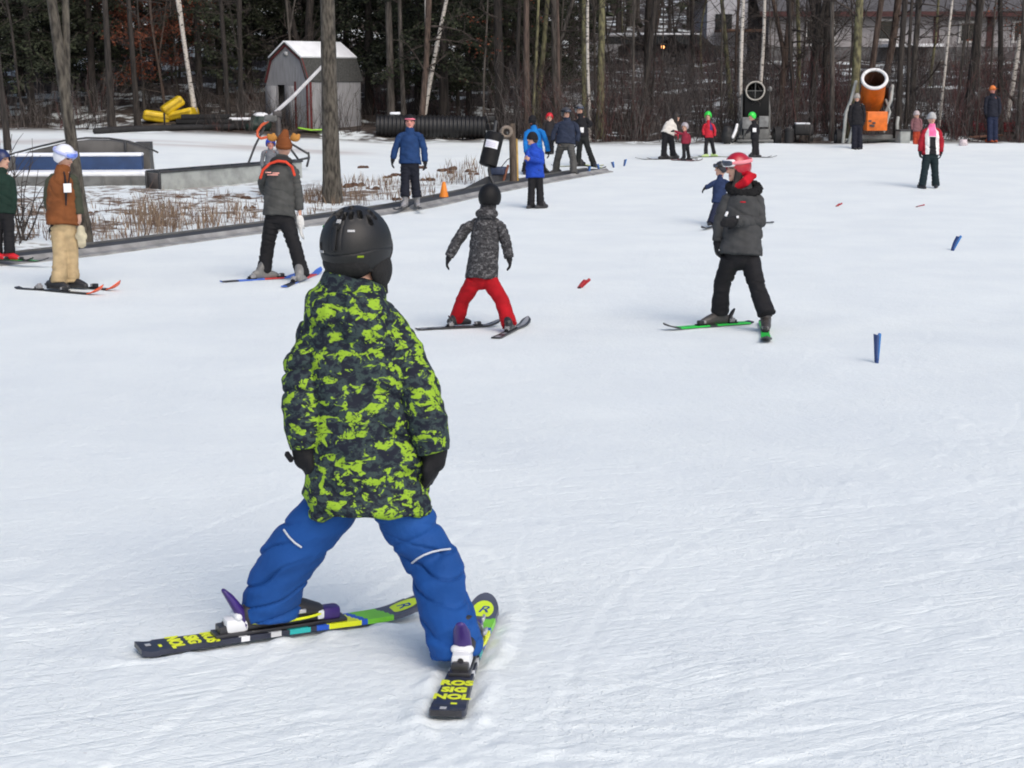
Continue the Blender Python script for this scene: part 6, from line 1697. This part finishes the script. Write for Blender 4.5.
hp = [(10, 53), (40, 52), (75, 55), (30, 57), (100, 53.5), (60, 60), (128, 58), (165, 60), (205, 54), (225, 58), (255, 58), (288, 59), (310, 60), (350, 57), (372, 56), (395, 58), (420, 54.5), (445, 52.5), (470, 55), (492, 58), (-20, 54), (-40, 58), (150, 65), (250, 65), (330, 62), (410, 66), (480, 66), (520, 63), (90, 68), (10, 66), (545, 58), (570, 66)]
for px, Y in hp:
    X = (px - 512) / F * Y * 1.0; z = float(ground(X, Y)); tm, cm = HV[int(g.integers(0, 4))]; s = g.uniform(.85, 1.2)
    tree('dark hemlock with drooping branches at the edge of the woods', (X, Y, z), tm, cm, 'hemlocks in the left half of the woods', name='hemlock_tree', rz=g.uniform(0, 6.28), sc=(s, s, s))

# ---- saplings that keep their rusty leaves
def rusty(label, px, Y, spread, z0, z1, nl, cl):
    X = (px - 512) / F * Y; b = np.array([X, Y, float(ground(X, Y))])
    m, P, rr = trunk_mesh(7.5, .045, g, (g.normal(0, .03), 0), n=7, seg=14, wob=.06)
    c_, tips = limbs(P, rr, g, 1.2, 7.2, 26, spread, .12, 4, thin=1.3)
    pts = []
    for k in range(cl):
        tp = tips[int(g.integers(0, len(tips)))]; q = tp[-1] if g.random() < .6 else tp[-2]
        if not z0 < q[2] < z1: continue
        sp = g.uniform(.10, .28)
        for i in range(nl): pts.append(q + np.array([g.normal(0, sp * 1.3), g.normal(0, sp), g.normal(0, sp * .45)]))
    V, Fc = leafquads(pts, .09, g, .5); c_.add(V, Fc, 1)
    tree(label, b, m.mesh('trunk', BK_GREY), c_.mesh('crown', [TWIG, OAKL], smooth=False), name='beech_sapling')
rusty('sapling with rusty orange leaves behind the left yellow crash mat', 150, 53.5, 1.7, 1.0, 7.4, 22, 260)
rusty('sapling with rusty orange leaves behind the right yellow crash mat', 184, 54.5, 1.4, 1.0, 7.4, 20, 170)
rusty('sapling with a few rusty leaves at the top right corner of the woods', 1012, 51.5, 1.3, 2.5, 7.4, 14, 50)
rusty('thin sapling with sparse rusty leaves behind the man in jeans', 982, 53, 1.0, 1.8, 5, 10, 22)
rusty('thin sapling with sparse rusty leaves behind the corrugated pipe', 484, 51, 1.0, 1.5, 4.5, 10, 26)

# ---- bare shrub at the left edge by the child in green
b = gpt(16, 246); d = depth_of(b); mm = MB(); gg = np.random.default_rng(3)
for i in range(11):
    a = gg.normal(0, .26); L_ = gg.uniform(.9, 2.1); p = b + np.array([gg.normal(0, .08), gg.normal(.1, .1), 0]); dd = nrm(np.array([a, gg.normal(0, .2), 1.0])); pts = [p]
    for k in range(5): dd = nrm(dd + gg.normal(0, .13, 3)); pts.append(pts[-1] + dd * L_ / 5)
    mm.tube(pts, np.linspace(.015, .004, 6), 5, cap=False)
    for s in range(6):
        k = int(gg.integers(1, 5)); d2 = nrm(dd + gg.normal(0, .6, 3)); q = pts[k]; L2 = gg.uniform(.2, .6); mm.tube([q, q + d2 * L2 * .5 + gg.normal(0, .02, 3), q + d2 * L2 + gg.normal(0, .05, 3)], [.007, .005, .003], 4, cap=False)
e = empty('bare_shrub', b, 'leafless many stemmed shrub beside the child at the left edge', 'shrub'); mm.build('branches', TWIG, e)

# ---- undergrowth: twiggy brush along and inside the wood
def brush():
    gq = np.random.default_rng(77); m0 = [bark('brush_grey', (.060, .053, .050), (.175, .152, .142)), bark('brush_red', (.075, .028, .027), (.15, .062, .056)), bark('brush_dark', (.014, .011, .010), (.04, .03, .026))]
    V = []; Fc = []; mi = []; n = 0
    def twig(p, d, L_, r, mt):
        nonlocal n
        a = nrm(np.cross(d, [.3, .5, .2])); b_ = np.cross(d, a)
        p1 = p + d * L_ * .5 + gq.normal(0, .05, 3) * L_; p2 = p1 + nrm(d + gq.normal(0, .25, 3)) * L_ * .5
        for q, rr in ((p, r), (p1, r * .8), (p2, r * .4)):
            for k in range(3): V.append(q + (a * math.cos(k * 2.094) + b_ * math.sin(k * 2.094)) * rr)
        for s in (0, 3):
            for k in range(3): Fc.append([n + s + k, n + s + (k + 1) % 3, n + s + 3 + (k + 1) % 3, n + s + 3 + k]); mi.append(mt)
        n += 9
        return p1, p2
    for i in range(1700):
        Y = 48.8 + 26 * gq.random() ** 1.5; X = gq.uniform(-.37 * Y, .37 * Y); pxx = 512 + F * X / Y
        if pxx < 500 and gq.random() < .45: continue
        if Y < 50.5 and 255 < pxx < 365: continue
        if Y < 50 and 860 < pxx < 890: continue
        if Y < 53 and 360 < pxx < 500: continue
        if Y < 52.5 and 125 < pxx < 205: continue
        z = float(ground(X, Y)); hgt = gq.uniform(.5, 2.4) * (1.0 if pxx > 500 else .75)
        red = gq.random() < (.42 if 780 < pxx < 850 or pxx > 940 else .10); mt = 1 if red else int(gq.choice([0, 2], p=[.68, .32]))
        for k in range(int(gq.integers(5, 11))):
            d_ = nrm(np.array([gq.normal(0, .22), gq.normal(0, .22), 1])); p = np.array([X + gq.normal(0, .22), Y + gq.normal(0, .22), z - .05])
            L_ = hgt * gq.uniform(.6, 1.2); p1, p2 = twig(p, d_, L_, gq.uniform(.006, .013), mt)
            for s in range(3):
                t = gq.random(); q = lerp(p, p1, t) if gq.random() < .4 else lerp(p1, p2, t)
                twig(q, nrm(d_ + gq.normal(0, .42, 3)), L_ * gq.uniform(.2, .5), .005, mt)
    m = MB(); m.add(np.array(V), Fc); m.m = mi
    o = m.build('undergrowth', m0, None, smooth=False); tag(o, 'tangled leafless brush along the foot of the woods', 'undergrowth', kind='stuff')
brush()

# ---- far wood closing the view
def far_wood():
    gq = np.random.default_rng(5); m = MB()
    for i in range(420):
        Y = gq.uniform(88, 128); X = gq.uniform(-.40 * Y, .40 * Y)
        if X > 7 and Y < 102: continue
        z = float(ground(X, Y)); r = gq.uniform(.07, .2); l_ = gq.normal(0, .3); m.tube([(X, Y, z - .3), (X + l_, Y, z + 6), (X + 2 * l_, Y, z + 13)], [r, r * .8, r * .45], 5, cap=False, mi=int(gq.random() < .35))
    pts = []
    for i in range(260):
        Y = gq.uniform(84, 126); X = gq.uniform(-.42 * Y, .30 * Y * (1 if gq.random() < .4 else .1)); z = float(ground(X, Y))
        hh = gq.uniform(6, 14)
        for k in range(130):
            t = gq.random(); rad = 2.3 * (1 - t * .8); pts.append((X + gq.normal(0, rad * .55), Y + gq.normal(0, rad * .55), z + .6 + hh * t))
    V, Fc = leafquads(pts, .55, gq, .5); m.add(V, Fc, 2)
    o = m.build('far_treeline', [BK_DARK, BK_GREY, NEED], None, smooth=False); tag(o, 'dense dark wood on the hill closing the view', 'woods', kind='stuff')
far_wood()

# ---- long lodge behind the trees on the right
def lodge():
    Yb = 82.0; X = lambda px: (px - 512) / F * Yb * 1.0
    zz = lambda py: CAM[2] + (Yb) * math.tan(math.atan(-(py - H / 2) / F) - PITCH)
    base = float(ground(X(880), Yb)) - .6
    e = empty('lodge_building', (X(880), Yb, base), 'long grey sided lodge with dark red trim seen through the trees at the right', 'building')
    sid = pmat('pale_grey_siding', (.30, .29, .30), .8, .12, 3, .1, 10, stretch=(1, 1, 8)); red = pmat('dark_red_trim', (.060, .022, .022), .8, .2, 5, 0); gl = pmat('dark_window_glass', (.02, .024, .028), .15, .3, 3, 0)
    rf = pmat('grey_roofing', (.085, .083, .088), .9, .2, 8, .2, 20); bs = pmat('grey_foundation', (.13, .13, .135), .9, .2, 3, .2)
    x0, x1 = X(762), X(1075); zt = zz(15); zf = zz(47)
    m = MB(); m.box(((x0 + x1) / 2, Yb + 4, (zf + zt) / 2), (x1 - x0, 8, zt - zf)); m.build('wall', sid, e, smooth=False)
    m = MB(); m.box(((x0 + x1) / 2, Yb + 4, (base + zf) / 2 - .002), (x1 - x0 - .1, 7.9, zf - base)); m.build('foundation', bs, e, smooth=False)
    m = MB(); Z = zt; V = [(x0 - .6, Yb - .7, Z), (x1 + .6, Yb - .7, Z), (x1 + .6, Yb + 4, Z + 2.3), (x0 - .6, Yb + 4, Z + 2.3), (x1 + .6, Yb + 8.7, Z), (x0 - .6, Yb + 8.7, Z)]
    m.add(V + [tuple(np.array(v) + [0, 0, .18]) for v in V], [[0, 3, 2, 1], [3, 5, 4, 2], [6, 7, 8, 9], [9, 8, 10, 11], [0, 1, 7, 6], [4, 5, 11, 10], [1, 2, 8, 7], [2, 4, 10, 8], [0, 6, 9, 3], [3, 9, 11, 5]]); m.build('roof', rf, e, smooth=False)
    m = MB(); m.box(((x0 + x1) / 2, Yb - .72, zt + .02), (x1 - x0 + 1.2, .06, .26)); m.build('fascia', red, e, smooth=False)
    for px in (925, 977): m = MB(); m.box((X(px), Yb - .03, (zf + zt) / 2), (.3, .06, zt - zf)); m.build('corner_board', red, e, smooth=False)
    for px0, px1, y0, y1 in ((798, 826, 20, 45), (868, 886, 20, 40), (948, 964, 22, 42), (1000, 1016, 22, 42)):
        m = MB(); xa, xb = X(px0), X(px1); za, zb = zz(y1), zz(y0); zc = (za + zb) / 2
        for c, s in ((((xa + xb) / 2, Yb - .04, za), (xb - xa + .2, .10, .12)), (((xa + xb) / 2, Yb - .04, zb), (xb - xa + .2, .10, .12)), ((xa, Yb - .04, zc), (.12, .10, zb - za - .12)), ((xb, Yb - .04, zc), (.12, .10, zb - za - .12))): m.box(c, s)
        w_ = m.build('window', pmat('white_frame', (.5, .5, .5), .6, .1, 5, 0), e, smooth=False)
        m = MB(); m.box(((xa + xb) / 2, Yb - .015, zc), (xb - xa - .1, .04, zb - za - .1)); m.build('pane', gl, w_, smooth=False)
    m = MB(); m.box((X(895), Yb - 1.2, zf + .05), (X(920) - X(868), 2.4, .15)); m.build('deck_snow', SNOWC, e, smooth=False)
    # pale gabled wing further left
    e2 = empty('gabled_house', (X(722), Yb + 2, base), 'pale narrow gabled house wing seen through trees left of the lodge', 'building')
    xa, xb = X(704), X(744); zt2 = zz(-6)
    m = MB(); m.prism([(0, 0), (xb - xa, 0), (xb - xa, zt2 - base), ((xb - xa) / 2, zt2 - base + 1.4), (0, zt2 - base)], 6, (xa, Yb + 1, base), XV, ZV, np.array([0, 1.0, 0])); m.build('wall', pmat('pale_siding', (.42, .43, .47), .8, .1, 3, .1, 10), e2, smooth=False)
    m = MB(); w2 = xb - xa
    for s_ in (0, 1):
        A = np.array([xa + (w2 + .4 if s_ else -.4), Yb + .6, zt2 - .28]); B = np.array([xa + w2 / 2, Yb + .6, zt2 + 1.45]); dv = nrm(B - A); nv = np.cross([0, 1.0, 0], dv) * (1 if not s_ else -1); nv = nv if nv[2] > 0 else -nv
        m.box((A + B) / 2 + np.array([0, 3.4, 0]) + nv * .12, (np.linalg.norm(B - A), 6.9, .16), [dv, np.array([0, 1.0, 0]), nv])
    m.build('roof', rf, e2, smooth=False)
    m = MB(); m.box(((xa + xb) / 2 - .2, Yb + .98, zz(22)), (.9, .05, .9)); m.build('window', gl, e2, smooth=False)
    m = MB(); m.box(((xa + xb) / 2 + .5, Yb - .2, zz(31)), (2.4, 2.2, .12)); m.build('balcony', pmat('brown_deck', (.10, .05, .028), .8, .3, 5, .1), e2, smooth=False)
    # parked vehicle shapes and lamp further left, below the house
    Yc = 80.0
    for i, (px, py, w_, col, lab) in enumerate(((655, 43, 4.2, (.035, .035, .038), 'dark parked car half hidden by trees under the lamp'), (622, 40, 3.8, (.30, .30, .31), 'pale parked car half hidden by trees left of the lamp'), (684, 54, 4.0, (.02, .02, .022), 'dark parked car right of the lamp seen through brush'))):
        Xc = (px - 512) / F * Yc; zc = float(ground(Xc, Yc)); c0 = np.array([Xc, Yc, zc])
        ec = empty('parked_car', c0, lab, 'car', 'cars parked beyond the woods')
        prof = [(-w_ / 2, .35), (w_ / 2, .35), (w_ / 2, .85), (w_ * .32, .98), (w_ * .18, 1.45), (-w_ * .25, 1.48), (-w_ * .42, 1.0), (-w_ / 2, .9)]
        m = MB(); m.prism(prof, 1.7, c0, XV, ZV, np.array([0, 1.0, 0])); m.build('body', pmat('car_paint', col, .3, .1, 3, 0), ec, autosmooth=30)
        m = MB(); m.prism([(w_ * .28, 1.0), (w_ * .165, 1.38), (-w_ * .22, 1.40), (-w_ * .36, 1.02)], .02, c0 - np.array([0, .025, 0]), XV, ZV, np.array([0, 1.0, 0])); m.build('window', gl, ec, smooth=False)
        for s_ in (-.3, .3):
            m = MB(); m.tube([c0 + XV * s_ * w_ + ZV * .32 + np.array([0, -.05, 0]), c0 + XV * s_ * w_ + ZV * .32 + np.array([0, .2, 0])], .32, 18, dome=False); m.build('wheel', pmat('tyre', (.012, .012, .013), .8, .2, 10, .1), ec, autosmooth=40)
        m = MB(); m.box(c0 + ZV * 1.52 + np.array([-.1, .85, 0]), (w_ * .38, 1.4, .10), None, bev=.03); m.build('snow_cap', SNOWC, ec)
    q = np.array([(659 - 512) / F * 76, 76.0, 0]); q[2] = float(ground(q[0], q[1])); zl = CAM[2] + 76 * math.tan(math.atan(-(47 - H / 2) / F) - PITCH)
    el_ = empty('street_lamp', q, 'lit orange lamp glowing among the trees', 'lamp')
    m = MB(); m.tube([q - ZV * .1, np.array([q[0], q[1], zl + .05])], .05, 8); m.box((q[0], q[1], zl + .14), (.26, .26, .06), None, bev=.02); m.build('post', DARKM, el_)
    em = bpy.data.materials.new('lamp_glow'); em.use_nodes = True; bb = em.node_tree.nodes['Principled BSDF']; bb.inputs['Emission Color'].default_value = (1, .42, .14, 1); bb.inputs['Emission Strength'].default_value = 3; bb.inputs['Base Color'].default_value = (.8, .4, .2, 1)
    m = MB(); m.ell((q[0], q[1] - .03, zl), (.09, .09, .09)); m.build('lamp_bulb', em, el_)
lodge()
